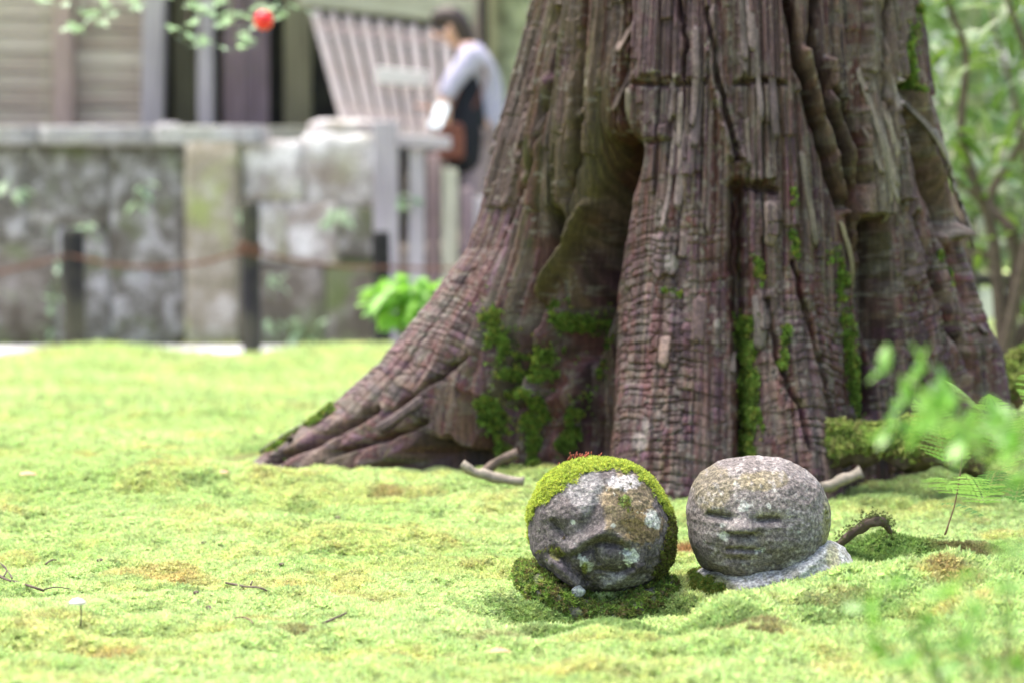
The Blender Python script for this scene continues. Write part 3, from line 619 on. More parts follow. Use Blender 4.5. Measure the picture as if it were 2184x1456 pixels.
for i, (pts, w, lf, col) in enumerate([
        ([(1935, 195), (1962, 270), (1990, 350), (2025, 440), (2062, 530)], 24, .022, (.22, .205, .165)),
        ([(1990, 350), (2010, 430), (2050, 520)], 14, .026, (.2, .18, .15)),
        ([(1965, 190), (1985, 270), (2010, 360), (2030, 420)], 16, .016, (.15, .14, .11)),
        ([(1790, 470), (1812, 545), (1838, 640), (1852, 720)], 10, .02, (.26, .235, .15)), ([(1345, 190), (1340, 280), (1322, 370), (1290, 450)], 14, .014, (.20, .18, .14)),
        ([(700, 880), (640, 915), (590, 945), (556, 975)], 30, .012, (.17, .14, .125)), ([(820, 830), (760, 870), (690, 905), (620, 945)], 24, .010, (.16, .14, .095)), ([(900, 850), (820, 905), (740, 950)], 22, .008, (.14, .105, .10)),
        ([(2040, 560), (2060, 640), (2100, 720)], 20, .010, (.2, .175, .16))]):
    bark_strip(pts, w * px_m, lf, i, col=col, flare=.006)
rs = random.Random(99)
for i in range(26):
    x = rs.uniform(1330, 1960); y0 = rs.uniform(-60, 330); L = rs.uniform(80, 260); cx0 = 1545; sl_ = (x - cx0) / 420 * .22
    pts = [(x + sl_ * L * t * (1 + .6 * t) + rs.uniform(-3, 3), y0 + L * t) for t in (0, .33, .66, 1)]
    bark_strip(pts, rs.uniform(8, 20) * px_m, rs.uniform(.002, .006), 200 + i, flare=rs.uniform(0, .006), loose=True)
for i in range(12):
    x = rs.uniform(1320, 2060); y0 = rs.uniform(430, 820); L = rs.uniform(40, 120); sl_ = (x - 1545) / 420 * .35
    pts = [(x + sl_ * L * t + rs.uniform(-3, 3), y0 + L * t) for t in (0, .33, .66, 1)]
    if 1815 < x < 1925 : continue
    bark_strip(pts, rs.uniform(12, 34) * px_m, rs.uniform(.002, .006), 400 + i, flare=rs.uniform(0, .004), loose=True)

# ------------------------------------------------------------------ stone statues
def tri3(x, y, z, o, s): return (fbm(x, y, o, s) + fbm(y + 31.7, z, o, s + 7) + fbm(z + 11.3, x, o, s + 13)) / 3
YS = 3.70; PPM = F / YS
def outline_r(pts, cx, cy):
    a = np.array([math.atan2(-(y - cy), x - cx) for x, y in pts]); r = np.array([math.hypot(x - cx, y - cy) for x, y in pts])
    o = np.argsort(a); a = a[o]; r = r[o]; a = np.concatenate([a - 2 * math.pi, a, a + 2 * math.pi]); r = np.tile(r, 3)
    def fn(p):
        s = 0
        for k in (-.12, -.06, 0, .06, .12): s = s + np.interp(p + k, a, r) / 5
        return s
    return fn
def carved(name, pts, c, depth, Y, feat, colour, parent, na=190, nr=360, front_pow=.8, rough=.0022, sd=0):
    fn = outline_r(pts, *c); al = np.linspace(.0003, math.pi - .0003, na)[:, None]; ph = np.linspace(0, 2 * math.pi, nr, endpoint=False)[None, :]
    rho = fn(ph) * np.sin(al) ** front_pow
    PX = c[0] + rho * np.cos(ph); PY = c[1] - rho * np.sin(ph); dep = depth * np.cos(al) * np.ones_like(ph)
    fr = np.clip(np.cos(al) * 3, 0, 1) * np.ones_like(ph)
    dd = feat(PX, PY) * fr if feat else 0
    y = Y - dep - dd
    n = rough * 3.4 * (tri3(PX / 9, PY / 9, dep * PPM / 9, 4, 91 + sd) - .5) + .004 * 3 * (tri3(PX / 45, PY / 45, dep * PPM / 45, 2, 93 + sd) - .5)
    k = 1 + n / (rho / PPM + .03)
    PXn = c[0] + (PX - c[0]) * k; PYn = c[1] + (PY - c[1]) * k; y = y - n * .7 * fr
    o = at(c[0], c[1], Y); X = o.x + (PXn - c[0]) / PPM; Zz = o.z - (PYn - c[1]) / PPM
    V = np.stack([X, y, Zz], -1)
    col = colour(PX, PY, dep)
    Fq = grid_faces(na, nr, True)[:, ::-1]
    me = npmesh(name, V.reshape(-1, 3), Fq, np.clip(col, .01, 1).reshape(-1, 3))
    ob = link(name, me, M['stone'], parent)
    du = np.roll(V, -1, 1) - np.roll(V, 1, 1); dv = np.gradient(V, axis=0); N = np.cross(dv, du); ln = np.linalg.norm(N, axis=2); N /= ln[..., None] + 1e-12
    cen = np.array([o.x, Y, o.z]); sgn = np.sign(((V - cen) * N).sum(-1)); N *= sgn[..., None]
    return ob, V, N, PX, PY, ln, dep
def mk_over(c):
    def over(m, k): c[:] = c * (1 - m[..., None]) + np.array(k) * m[..., None]
    return over
# --- statue with the upright face
st2 = empty('stone_statue', tuple(at(1640, 1262, YS)), 'bare grey stone child head with half closed eyes on pale shoulders', 'statue', 'small stone child statues in the moss')
out2 = [(1465, 1105), (1468, 1060), (1482, 1024), (1508, 996), (1545, 978), (1590, 971), (1640, 973), (1690, 986), (1730, 1010), (1756, 1042), (1768, 1080), (1771, 1115), (1764, 1150), (1745, 1185), (1705, 1215), (1650, 1234), (1590, 1240), (1535, 1230), (1497, 1206), (1475, 1165)]
def feat2(X, Y):
    d = -.0045 * (blob(X, Y, 1525, 1090, 30, 15) + blob(X, Y, 1627, 1094, 30, 15))
    d -= .012 * (stroke(X, Y, [(1508, 1085), (1528, 1088), (1544, 1090)], 5) + stroke(X, Y, [(1606, 1093), (1626, 1093), (1643, 1092)], 5))
    d += .002 * (stroke(X, Y, [(1500, 1071), (1530, 1070), (1555, 1076)], 9) + stroke(X, Y, [(1595, 1077), (1625, 1073), (1655, 1076)], 9))
    d += .0035 * (stroke(X, Y, [(1510, 1101), (1545, 1104)], 8) + stroke(X, Y, [(1605, 1106), (1645, 1105)], 8))
    ns = sstep(1060, 1112, Y) * sstep(1122, 1117, Y); wd_ = 11 + 15 * sstep(1075, 1118, Y)
    d += (.003 + .015 * sstep(1065, 1115, Y)) * np.exp(-((X - 1568) / wd_) ** 4) * ns
    d -= .009 * stroke(X, Y, [(1550, 1124), (1590, 1124)], 6) 
    d += .005 * blob(X, Y, 1570, 1146, 30, 9); d -= .009 * stroke(X, Y, [(1542, 1157), (1570, 1155), (1606, 1158)], 4.0); d += .0055 * blob(X, Y, 1568, 1166, 26, 7)
    d -= .0065 * blob(X, Y, 1564, 1177, 24, 6); d += .006 * blob(X, Y, 1562, 1198, 34, 15)
    d += .007 * blob(X, Y, 1513, 1140, 34, 34) + .007 * blob(X, Y, 1650, 1142, 46, 40); d -= .003 * stroke(X, Y, [(1535, 1126), (1526, 1165)], 8) + .003 * stroke(X, Y, [(1602, 1126), (1622, 1166)], 8)
    d -= .010 * stroke(X, Y, [(1752, 1090), (1758, 1140), (1735, 1180)], 7)
    return d
def col2(X, Y, dep):
    c = np.empty(X.shape + (3,)); c[:] = (.135, .118, .114); over = mk_over(c); n = fbm(X / 28, Y / 28, 4, 101); m = fbm(X / 9, Y / 9, 3, 102)
    over(.6 * sstep(.45, .6, n), (.20, .18, .18)); over(.5 * sstep(.3, .55, blob(X, Y, 1512, 1030, 45, 60) + .5 * (n - .5)), (.17, .145, .07)); over(.5 * sstep(.3, .55, blob(X, Y, 1615, 1015, 60, 22) + .7 * (n - .5)), (.18, .15, .065))
    over(.45 * sstep(.4, .7, blob(X, Y, 1540, 1180, 90, 60)), (.115, .095, .098)); over(.55 * sstep(.35, .6, blob(X, Y, 1758, 1120, 18, 70) + .6 * (m - .5)), (.22, .21, .07)); over(.5 * sstep(.3, .6, blob(X, Y, 1700, 1200, 50, 30) + .6 * (m - .5)), (.42, .41, .40))
    for (x, y, r, k) in [(1577, 1066, 12, .8), (1625, 1064, 6, .9), (1533, 1128, 14, .7), (1528, 1106, 6, .7), (1611, 1157, 10, .8), (1600, 1160, 6, .5), (1690, 1120, 5, .6), (1560, 1020, 7, .4)]:
        over(k * sstep(.35, .6, blob(X, Y, x, y, r * .9) + 1.1 * (m - .5)), (.40, .42, .40))
    over(.5 * sstep(.60, .66, m), (.26, .245, .24)); return c
h2o, h2V, h2N, h2X, h2Y, h2A, h2D = carved('head', out2, (1617, 1105), .098, YS, feat2, col2, st2)
outb2 = [(1455, 1275), (1462, 1235), (1490, 1215), (1560, 1200), (1660, 1180), (1740, 1150), (1775, 1150), (1802, 1166), (1818, 1190), (1824, 1215), (1824, 1290), (1800, 1340), (1640, 1350), (1480, 1340)]
def colb2(X, Y, dep):
    c = np.empty(X.shape + (3,)); c[:] = (.42, .415, .40); over = mk_over(c); n = fbm(X / 20, Y / 20, 4, 111); m = fbm(X / 7, Y / 7, 3, 112)
    over(.7 * sstep(.52, .66, n), (.30, .28, .27)); over(.6 * sstep(.54, .62, m), (.25, .24, .18)); over(.9 * sstep(.3, .55, blob(X, Y, 1500, 1245, 60, 34) + .5 * (n - .5)), (.10, .11, .05)); over(.6 * sstep(.3, .6, blob(X, Y, 1765, 1175, 18, 28) + .4 * (n - .5)), (.26, .24, .09))
    return c
b2o, b2V, b2N, b2X, b2Y, b2A, b2D = carved('body', outb2, (1640, 1265), .105, YS + .012, lambda X, Y: .012 * stroke(X, Y, [(1560, 1238), (1670, 1212), (1750, 1160)], 14) + .006 * stroke(X, Y, [(1600, 1262), (1720, 1240), (1810, 1200)], 14), colb2, st2, 110, 260, .75, .003, 5)
# --- statue with the tilted mossy face
st1 = empty('stone_statue', tuple(at(1270, 1300, YS)), 'tilted stone child head capped with bright moss, mossy body below', 'statue', 'small stone child statues in the moss')
out1 = [(1126, 1135), (1128, 1095), (1142, 1055), (1168, 1018), (1205, 992), (1250, 982), (1300, 981), (1345, 993), (1385, 1020), (1412, 1055), (1430, 1100), (1436, 1145), (1430, 1190), (1410, 1225), (1365, 1252), (1310, 1264), (1255, 1262), (1205, 1248), (1165, 1222), (1138, 1180)]
def feat1(X, Y):
    d = -.010 * blob(X, Y, 1190, 1116, 22, 15, .6) - .008 * stroke(X, Y, [(1180, 1100), (1206, 1130)], 6)
    d += .013 * stroke(X, Y, [(1290, 1108), (1255, 1128), (1218, 1150)], 13) + .008 * blob(X, Y, 1212, 1156, 18, 15)
    d += .007 * stroke(X, Y, [(1272, 1120), (1305, 1121), (1330, 1136)], 10)
    d -= .011 * stroke(X, Y, [(1252, 1146), (1285, 1138), (1318, 1146), (1330, 1156)], 6) 
    d += .010 * blob(X, Y, 1296, 1168, 26, 22) - .008 * stroke(X, Y, [(1222, 1168), (1240, 1160), (1262, 1152), (1272, 1182)], 5)
    d += .010 * blob(X, Y, 1240, 1180, 16, 16); d -= .010 * stroke(X, Y, [(1172, 1166), (1200, 1172), (1214, 1190), (1248, 1226)], 6)
    d += .022 * stroke(X, Y, [(1178, 1188), (1200, 1206), (1232, 1240)], 15); d -= .009 * stroke(X, Y, [(1160, 1200), (1190, 1230), (1222, 1256)], 6)
    d += .007 * blob(X, Y, 1155, 1170, 24, 26) + .009 * stroke(X, Y, [(1355, 1190), (1320, 1225), (1290, 1236)], 14) - .009 * stroke(X, Y, [(1270, 1196), (1310, 1204), (1340, 1192)], 6)
    d += .005 * blob(X, Y, 1200, 1070, 50, 30) + .004 * blob(X, Y, 1330, 1080, 40, 40) - .005 * stroke(X, Y, [(1282, 1030), (1262, 1080), (1235, 1110)], 10)
    return d
def col1(X, Y, dep):
    c = np.empty(X.shape + (3,)); c[:] = (.085, .073, .075); over = mk_over(c); n = fbm(X / 24, Y / 24, 4, 121); m = fbm(X / 8, Y / 8, 3, 122)
    over(.6 * sstep(.48, .62, n), (.13, .118, .115)); over(.7 * sstep(.3, .55, blob(X, Y, 1245, 1030, 40, 50, .3) + .6 * (n - .5)), (.22, .21, .215)); over(.75 * sstep(.3, .55, blob(X, Y, 1335, 1060, 60, 65) + .7 * (n - .5)), (.17, .13, .07))
    over(.7 * sstep(.35, .55, blob(X, Y, 1365, 1110, 45, 40) + .7 * (m - .5)), (.17, .115, .05)); over(.6 * sstep(.3, .6, blob(X, Y, 1325, 1020, 40, 16) + .5 * (m - .5)), (.42, .41, .43)); over(.7 * sstep(.35, .6, blob(X, Y, 1385, 1097, 18, 24, -.6) + .5 * (m - .5)), (.48, .50, .49))
    over(.5 * sstep(.35, .6, blob(X, Y, 1205, 1205, 40, 28, .8) + .3 * (n - .5)), (.17, .135, .155)); over(.6 * sstep(.3, .6, blob(X, Y, 1320, 1225, 50, 20) + .7 * (m - .5)), (.30, .29, .30))
    for (x, y, r, k) in [(1336, 1168, 17, .9), (1241, 1176, 13, .85), (1300, 1103, 7, .6), (1220, 1098, 5, .6), (1252, 1188, 12, .5)]: over(k * sstep(.35, .5, blob(X, Y, x, y, r * .9) + 1.1 * (m - .5)), (.44, .47, .43))
    over(.7 * sstep(.35, .6, blob(X, Y, 1185, 1165, 20, 16) + .6 * (m - .5)), (.17, .17, .04)); over(.9 * sstep(.4, .6, blob(X, Y, 1328, 1055, 14, 14) + .6 * (m - .5)), (.10, .15, .03)); over(.8 * sstep(.4, .6, blob(X, Y, 1243, 1195, 8, 18)), (.14, .15, .03))
    return c
h1o, h1V, h1N, h1X, h1Y, h1A, h1D = carved('head', out1, (1281, 1124), .100, YS - .012, feat1, col1, st1, sd=9)
outb1 = [(1076, 1310), (1086, 1262), (1104, 1205), (1124, 1180), (1146, 1198), (1195, 1240), (1270, 1260), (1340, 1258), (1390, 1232), (1424, 1210), (1448, 1258), (1460, 1310), (1445, 1370), (1280, 1400), (1100, 1370)]
def colb1(X, Y, dep):
    c = np.empty(X.shape + (3,)); c[:] = (.115, .105, .095); over = mk_over(c); n = fbm(X / 20, Y / 20, 4, 131); over(.8 * sstep(.42, .58, n), (.09, .12, .035)); over(.6 * sstep(.4, .6, blob(X, Y, 1108, 1230, 14, 70)), (.24, .22, .2)); return c
b1o, b1V, b1N, b1X, b1Y, b1A, b1D = carved('body', outb1, (1270, 1312), .125, YS + .0, None, colb1, st1, 110, 260, .75, .004, 12)
_q = np.where((h1D > 0), np.hypot(h1X - 1228, h1Y - 1238), 1e9).argmin(); pb = Vector(h1V.reshape(-1, 3)[_q]) + Vector((.002, -.006, -.004))
bm = bmesh.new(); bmesh.ops.create_icosphere(bm, subdivisions=3, radius=.0098)
for v in bm.verts: v.co.y *= .7; v.co *= 1 + .5 * (float(fbm(np.array([v.co.x * 200]), np.array([v.co.z * 200 + v.co.y * 130]), 2, 5)[0]) - .5)
me = bpy.data.meshes.new('chin_knob'); bm.to_mesh(me); bm.free(); setcol(me, np.full((len(me.vertices), 3), .36) * np.array([.98, 1.02, .96])); me.polygons.foreach_set('use_smooth', np.full(len(me.polygons), True))
link('chin_knob', me, M['stone'], st1, loc=pb)
def statue_moss(name, V, N, A, w, n, s0, s1, cols, parent, lean=.35):
    pr = (w * A).ravel(); pr /= pr.sum(); i = rng.choice(len(pr), n, p=pr); P = V.reshape(-1, 3)[i] + rng.normal(0, .0012, (n, 3))
    t = np.array(cols)[rng.integers(0, len(cols), n)] * rng.uniform(.65, 1.3, (n, 1))
    return scatter(name, P, N.reshape(-1, 3)[i], rng.uniform(s0, s1, n), t, parent, lean)
nz = fbm(h1X / 12, h1Y / 12, 3, 141); edge = np.interp(h1X, [1126, 1145, 1165, 1200, 1240, 1262, 1300, 1345, 1385, 1410, 1425, 1440], [1120, 1085, 1072, 1045, 1015, 1008, 1004, 1016, 1046, 1085, 1110, 1110])
cap = sstep(6, -6, h1Y - edge + 12 + 18 * (nz - .5)) * (h1N[..., 2] > -.2)
statue_moss('moss_cap', h1V, h1N, h1A, np.maximum(cap, (h1D < -.01) * (h1Y < 1160)), 15000, .0032, .0058, [(.52, .58, .09), (.44, .54, .09), (.32, .42, .07)], st1)
side = sstep(0, 12, h1X - np.interp(h1Y, [1050, 1100, 1150, 1200, 1260], [1418, 1418, 1412, 1390, 1370]) + 30 * (nz - .5)) * sstep(1070, 1110, h1Y)
spot = .5 * blob(h1X, h1Y, 1328, 1056, 14) * (nz > .45) + .4 * stroke(h1X, h1Y, [(1160, 1165), (1190, 1160)], 10) * (nz > .5) + 0.25 * sstep(1250, 1268, h1Y + 20 * (nz - .5)) * sstep(1180, 1260, h1X)
statue_moss('side_moss', h1V, h1N, h1A, side + spot, 3600, .003, .006, [(.16, .20, .04), (.22, .26, .05), (.10, .10, .04), (.15, .12, .05)], st1)
nb = fbm(b1X / 14, b1Y / 14, 3, 143); w1 = sstep(.33, .5, nb) * (b1X > 1100)
statue_moss('body_moss', b1V, b1N, b1A, w1 + .1, 17000, .0045, .009, [(.16, .27, .05), (.22, .35, .06), (.28, .34, .08), (.18, .15, .06), (.10, .15, .04)], st1)
nb2 = fbm(b2X / 14, b2Y / 14, 3, 144); w2 = sstep(.4, .6, blob(b2X, b2Y, 1485, 1255, 60, 40) + .5 * (nb2 - .5))
statue_moss('base_moss', b2V, b2N, b2A, w2, 4000, .004, .008, [(.12, .16, .03), (.18, .20, .04), (.10, .19, .03)], st2)
# reddish moss capsules standing on the cap
V = []; Fc = []
for i in range(34):
    p = at(random.gauss(1238, 26), 0, YS + random.uniform(-.01, .05)); x = 1092 + F * p.x / YS; topz = at(0, np.interp(x, [1168, 1205, 1250, 1300], [1018, 992, 982, 981]), YS).z
    a = Vector((p.x, p.y, topz - .002)); t = a + Vector((random.uniform(-.006, .006), random.uniform(-.004, .004), random.uniform(.008, .016)))
    v, f = tube([a, (a + t) / 2, t, t + Vector((.001, 0, .002))], [.0005, .0005, .0012, .0006], 4); b = len(V); V += v; Fc += [tuple(q + b for q in g_) for g_ in f]
o = link('moss_capsules', pymesh('moss_capsules', V, Fc), m_plain('red_capsule', (.34, .09, .05), .6, .3, .2), st1); o['kind'] = 'stuff'

exec_bg = True

# ------------------------------------------------------------------ leaves and plants
def leaf_mesh(name, L=1.0, W=.38, fold=.12, curl=.18, n=5, mat=None):
    V = []; Fc = []
    for i in range(n + 1):
        t = i / n; w = W * math.sin(math.pi * min(1, t * .92 + .04)) ** .8 * (1 - .25 * t) / 2 if 0 < i < n else .006
        z = -curl * t * t
        V += [(t * L, -w, z + fold * w * 2), (t * L, 0, z), (t * L, w, z + fold * w * 2)]
    for i in range(n):
        b = i * 3; Fc += [(b, b + 3, b + 4, b + 1), (b + 1, b + 4, b + 5, b + 2)]
    me = pymesh(name, V, Fc)
    if mat: me.materials.append(mat)
    return me
def maple_mesh(mat):
    V = [(0, 0, 0)]; Fc = []
    ring = []
    for k, (a, r) in enumerate([(-150, .18), (-115, .55), (-85, .3), (-60, .85), (-35, .35), (0, 1.05), (35, .35), (60, .85), (85, .3), (115, .55), (150, .18)]):
        V.append((r * math.cos(math.radians(a)), r * math.sin(math.radians(a)), -.12 * r * r)); 
    for k in range(1, len(V) - 1): Fc.append((0, k, k + 1))
    me = pymesh('maple_leaf', V, Fc); me.materials.append(mat); return me
LM = {'fg': leaf_mesh('leaf', 1, .55, .15, .2, 5, M['leaf_fg']), 'bg': leaf_mesh('leaf', 1, .30, .15, .3, 5, M['leaf_bg']), 'dk': leaf_mesh('leaf', 1, .34, .15, .3, 4, M['leaf_dk']),
      'br': leaf_mesh('leaf', 1, .55, .1, .3, 5, M['leaf_br']), 'mp': maple_mesh(M['leaf_mp']), 'wall': leaf_mesh('leaf', 1, .5, .1, .25, 4, M['leaf_mp'])}
def put_leaf(me, p, d, size, parent, name='leaf', roll=0):
    d = Vector(d).normalized(); o = bpy.data.objects.new(name, me); COL.objects.link(o); o.parent = parent
    o.matrix_parent_inverse = parent.matrix_basis.inverted()
    up = Vector((random.gauss(0, .35), random.gauss(0, .35), 1)); s = up.cross(d)
    if s.length < .05: s = d.orthogonal()
    s.normalize(); u = d.cross(s); m = Matrix((d, s, u)).transposed().to_4x4() @ Matrix.Diagonal((size, size, size, 1)); m.translation = Vector(p); o.matrix_basis = m; return o
def whorl(me, tip, d, n, size, parent, spread=1.0):
    d = Vector(d).normalized(); a = d.orthogonal().normalized(); b = d.cross(a); off = random.random() * 6
    for k in range(n):
        an = off + k * 2.4; v = (a * math.cos(an) + b * math.sin(an)) * spread + d * random.uniform(.3, .9)
        put_leaf(me, Vector(tip) - d * size * .15 * random.random(), v, size * random.uniform(.7, 1.2), parent)
def shrub(name, base, tips, label, cat, me, size, stem_r=.004, nl=6, extra=2, group=None, stem_mat='stem', bend=.3):
    e = empty(name, base, label, cat, group); base = Vector(base)
    for t in tips:
        t = Vector(t); mid = base.lerp(t, .5) + Vector((random.gauss(0, .05), random.gauss(0, .05), random.uniform(0, .08))) * (t - base).length * bend * 2
        b0 = base + Vector((random.gauss(0, .02), random.gauss(0, .02), -.01))
        tube_obj('stem', [b0, mid, t], [stem_r, stem_r * .8, stem_r * .4], M[stem_mat], e, 6, .1)
        d = (t - mid).normalized(); whorl(me, t, d, nl, size, e)
        for k in range(extra):
            q = mid.lerp(t, random.uniform(.7, .97)); whorl(me, q, (d + Vector((random.gauss(0, .4), random.gauss(0, .4), .2))), 3, size * .9, e, 1.3)
    return e
def tipspx(lst, Y, jy=.12): return [tuple(at(x, y, Y + random.uniform(-jy, jy))) for x, y in lst]
# near, out of focus, right edge
gA = at(3650, 1900, 1.92); gA.z = Hs(gA.x, gA.y)
shrub('azalea_shrub', gA, tipspx([(1885, 790), (1930, 860), (1965, 790), (2010, 830), (1900, 915), (1965, 925), (2020, 880), (2060, 940), (2120, 900), (2160, 960), (1990, 880), (2250, 930)], 1.92),
      'blurred light green shrub leaning in over the ferns at right', 'shrub', LM['fg'], .023, .0018, 7, 2, 'out of focus shrubs close to the camera')
gB = at(2160, 2100, 1.8); gB.z = Hs(gB.x, gB.y)
shrub('azalea_shrub', gB, tipspx([(1850, 1300), (1910, 1250), (1880, 1390), (1960, 1320), (2010, 1270), (1930, 1420), (2040, 1380), (2090, 1300), (2140, 1260), (2160, 1350), (2100, 1420), (2000, 1440), (2180, 1420), (2150, 1180), (2060, 1230), (1975, 1390)], 1.85),
      'blurred sparse green shrub filling the bottom right corner', 'shrub', LM['fg'], .021, .0014, 5, 1, 'out of focus shrubs close to the camera')
# ferns 
def frond(base, tip, sag, parent, mat, L, n=22, w=.28, stem=.35):
    base, tip = Vector(base), Vector(tip); V = []; Fc = []
    def P(t): 
        p = base.lerp(tip, t); p.z += sag * 4 * t * (1 - t); return p
    n = max(9, int(L * (1 - stem) / .0085)); side = (tip - base).cross(Vector((0, 0, 1))).normalized(); 
    for k in range(n):
        t = stem + (1 - stem) * (k + .5) / n; c = P(t); dd = (P(min(1, t + .02)) - P(t - .02)).normalized(); up = side.cross(dd)
        pl = w * L * (1 - (t - stem) / (1 - stem)) ** .8 * min(1, .45 + 3 * (t - stem)) 
        for sg in (-1, 1):
            d = (side * sg + dd * .45 - up * .15 + Vector((random.gauss(0, .05),) * 3)).normalized(); m = max(4, int(pl / .007))
            b0 = len(V); q = d.cross(up).normalized()
            for j in range(m):       # toothed pinna: row of small lobes
                u0 = j / m; u1 = min(1, (j + 1.5) / m); ww = .0042 * (1 - u0 * .7)
                b = len(V); zc = -up * pl * .12 * u0 ** 2
                V += [c + d * pl * u0 + zc, c + d * pl * (u0 + .6 / m) + q * ww + zc, c + d * pl * u1 + zc, c + d * pl * (u0 + .6 / m) - q * ww + zc]; Fc.append((b, b + 1, b + 2, b + 3))
    f = link('frond', pymesh('frond', V, Fc), mat, parent)
    v, fc = tube([P(0), P(.25), P(.5), P(.75), P(1)], [.0017, .0015, .0012, .0009, .0004], 5); link('stalk', pymesh('stalk', v, fc), M['stem_r'], f)
for i, (bp, fr, lab) in enumerate([((2070, 1150, 4.05), [((1985, 1020), .035, 'f'), ((2230, 850), .05, 'f'), ((2250, 960), .05, 'f'), ((1985, 850), .03, 'f'), ((2260, 1070), .04, 'k'), ((2130, 1000), .03, 'k')], 'tall green fern with thin brown stalks beside the dark mound'),
                                 ((2120, 1185, 3.9), [((1995, 1075), .03, 'k'), ((2240, 1050), .04, 'k'), ((2270, 1120), .03, 'f'), ((2060, 1010), .03, 'f'), ((2190, 1000), .03, 'k')], 'lower darker fern in front of the tall fern at right edge'),
                                 ((2200, 1000, 4.35), [((2010, 810), .05, 'f'), ((2110, 840), .03, 'f'), ((2350, 780), .05, 'f'), ((1950, 850), .02, 'f'), ((2260, 740), .05, 'f')], 'pale arching fern nearest the right root of the cedar')]):
    b = at(*bp); b.z = Hs(b.x, b.y); e = empty('fern', b, lab, 'fern', 'ferns at the right edge')
    for (tp, sag, k) in fr:
        Y = bp[2] + random.uniform(-.18, .1); t = at(tp[0], tp[1], Y); frond(b + Vector((random.gauss(0, .02), random.gauss(0, .02), 0)), t, sag, e, M['fern' if k == 'f' else 'fern_dk'], (t - b).length, 22, .30, .42)
# sticks, twigs, roots
def gpt(px, py, lift=0):
    p = onground(px, py); p.z += lift + .008; return p
def stick(name, pts, r, mat, label, cat='stick', Y=None, seg=8, group=None, sub=()):
    P = [at(x, y, Y) for x, y in pts] if Y else [gpt(x, y, r[i] if hasattr(r, '__len__') else r) for i, (x, y) in enumerate(pts)]
    V, Fc = tube(P, r, seg, .32, len(label)); 
    for s in sub:
        v, f = tube([at(x, y, Y) for x, y in s] if Y else [gpt(x, y, .004) for x, y in s], [.0015, .001, .0007][:len(s)] if len(s) <= 3 else .001, 5, .1); b = len(V); V += v; Fc += [tuple(q + b for q in g_) for g_ in f]
    return tag(link(name, pymesh(name, V, Fc), M[mat]), label, cat, group)
stick('fallen_stick', [(985, 988), (1008, 1004), (1050, 1016), (1118, 1026)], [.009, .010, .010, .008], 'stem_p', 'bent bare stick lying at the foot of the cedar, left of the statues', Y=4.60)
stick('root_piece', [(1025, 1012), (1060, 985), (1105, 965)], [.008, .010, .010], 'stem', 'short brown root slanting up behind the bent stick', 'root', Y=4.68)
stick('fallen_stick', [(1745, 1040), (1790, 1028), (1838, 1006)], [.010, .011, .012], 'stem_p', 'thick grey stick lying behind the upright stone head', Y=4.55)
stick('dry_twig', [(-30, 1222), (10, 1248), (60, 1268), (95, 1274)], [.0028, .0026, .0022, .0016], 'stem', 'thin black forked twig on the moss at the left edge', 'twig', sub=[[(8, 1246), (14, 1232), (-4, 1215)], [(26, 1256), (20, 1240), (2, 1218)], [(95, 1274), (120, 1273), (148, 1272)]])
stick('dry_twig', [(482, 1263), (520, 1267), (552, 1272), (570, 1279)], [.0016, .0018, .0016, .0012], 'stem', 'straight purple brown twig lying on the orange moss', 'twig', sub=[[(535, 1268), (538, 1258)]])
stick('dry_twig', [(690, 1348), (714, 1336), (740, 1326)], [.0018, .0018, .001], 'stem', 'short dark twig on the moss left of the statues', 'twig')
stick('curled_stem', [(500, 1338), (518, 1332), (534, 1338), (540, 1352)], [.0012] * 4, 'stem_r', 'pinkish curled dry stem lying on the moss', 'stem')
stick('needle_sprig', [(97, 1216), (110, 1213), (121, 1210)], [.0014, .0014, .001], 'stem', 'tiny dark sprig alone near the left edge of the moss', 'twig')
def cone(px, py, s, label, mat='stem'):
    s *= .7; p = gpt(px, py, s * .3 - .004); bm = bmesh.new(); bmesh.ops.create_icosphere(bm, subdivisions=2, radius=s)
    for v in bm.verts: v.co = Vector((v.co.x * 1.3, v.co.y, v.co.z * .8)) * (1 + .5 * (float(hsh(int(v.co.x * 9e3), int(v.co.z * 9e3), 3)) - .5))
    me = bpy.data.meshes.new('cedar_cone'); bm.to_mesh(me); bm.free(); return tag(link('cedar_cone', me, M[mat], loc=p), label, 'cone', 'dropped cedar cones')
cone(449, 1307, .008, 'largest dark cone on the moss, below the straight twig'); cone(418, 1273, .005, 'small dark cone between orange moss and straight twig'); cone(600, 1211, .005, 'small grey cone far left of the tilted statue')
cone(434, 1165, .005, 'farthest small dark cone on the moss in the left half'); cone(213, 1210, .0055, 'small brown cone left of the orange moss patch'); cone(1472, 1441, .006, 'purplish cone at the bottom edge below the statues')
cone(57, 1088, .006, 'dark cone on the green moss hump near the left edge'); cone(720, 1110, .006, 'dark cone on the moss in front of the left root')
def flat_leaf(name, px, py, size, mat, label, cat, ang):
    p = gpt(px, py, .008); o = tag(link(name, leaf_mesh(name, 1, .5, .2, .15, 5, mat), None, None, loc=p, rot=(.25, -.1, ang), scale=(size,) * 3), label, cat); return o
M['leaf_pink'] = m_leaf('dead_leaf', (.55, .25, .18), (.62, .35, .28), .2); M['leaf_white'] = m_leaf('pale_petal', (.75, .72, .66), (.8, .76, .7), .3)
flat_leaf('fallen_leaf', 1042, 1420, .03, M['leaf_pink'], 'small pink fallen leaf on the moss near the bottom edge', 'leaf', .3)
flat_leaf('fallen_leaf', 185, 1312, .034, M['leaf_br'], 'round bright green leaf beside the tiny pale mushroom', 'leaf', .1)
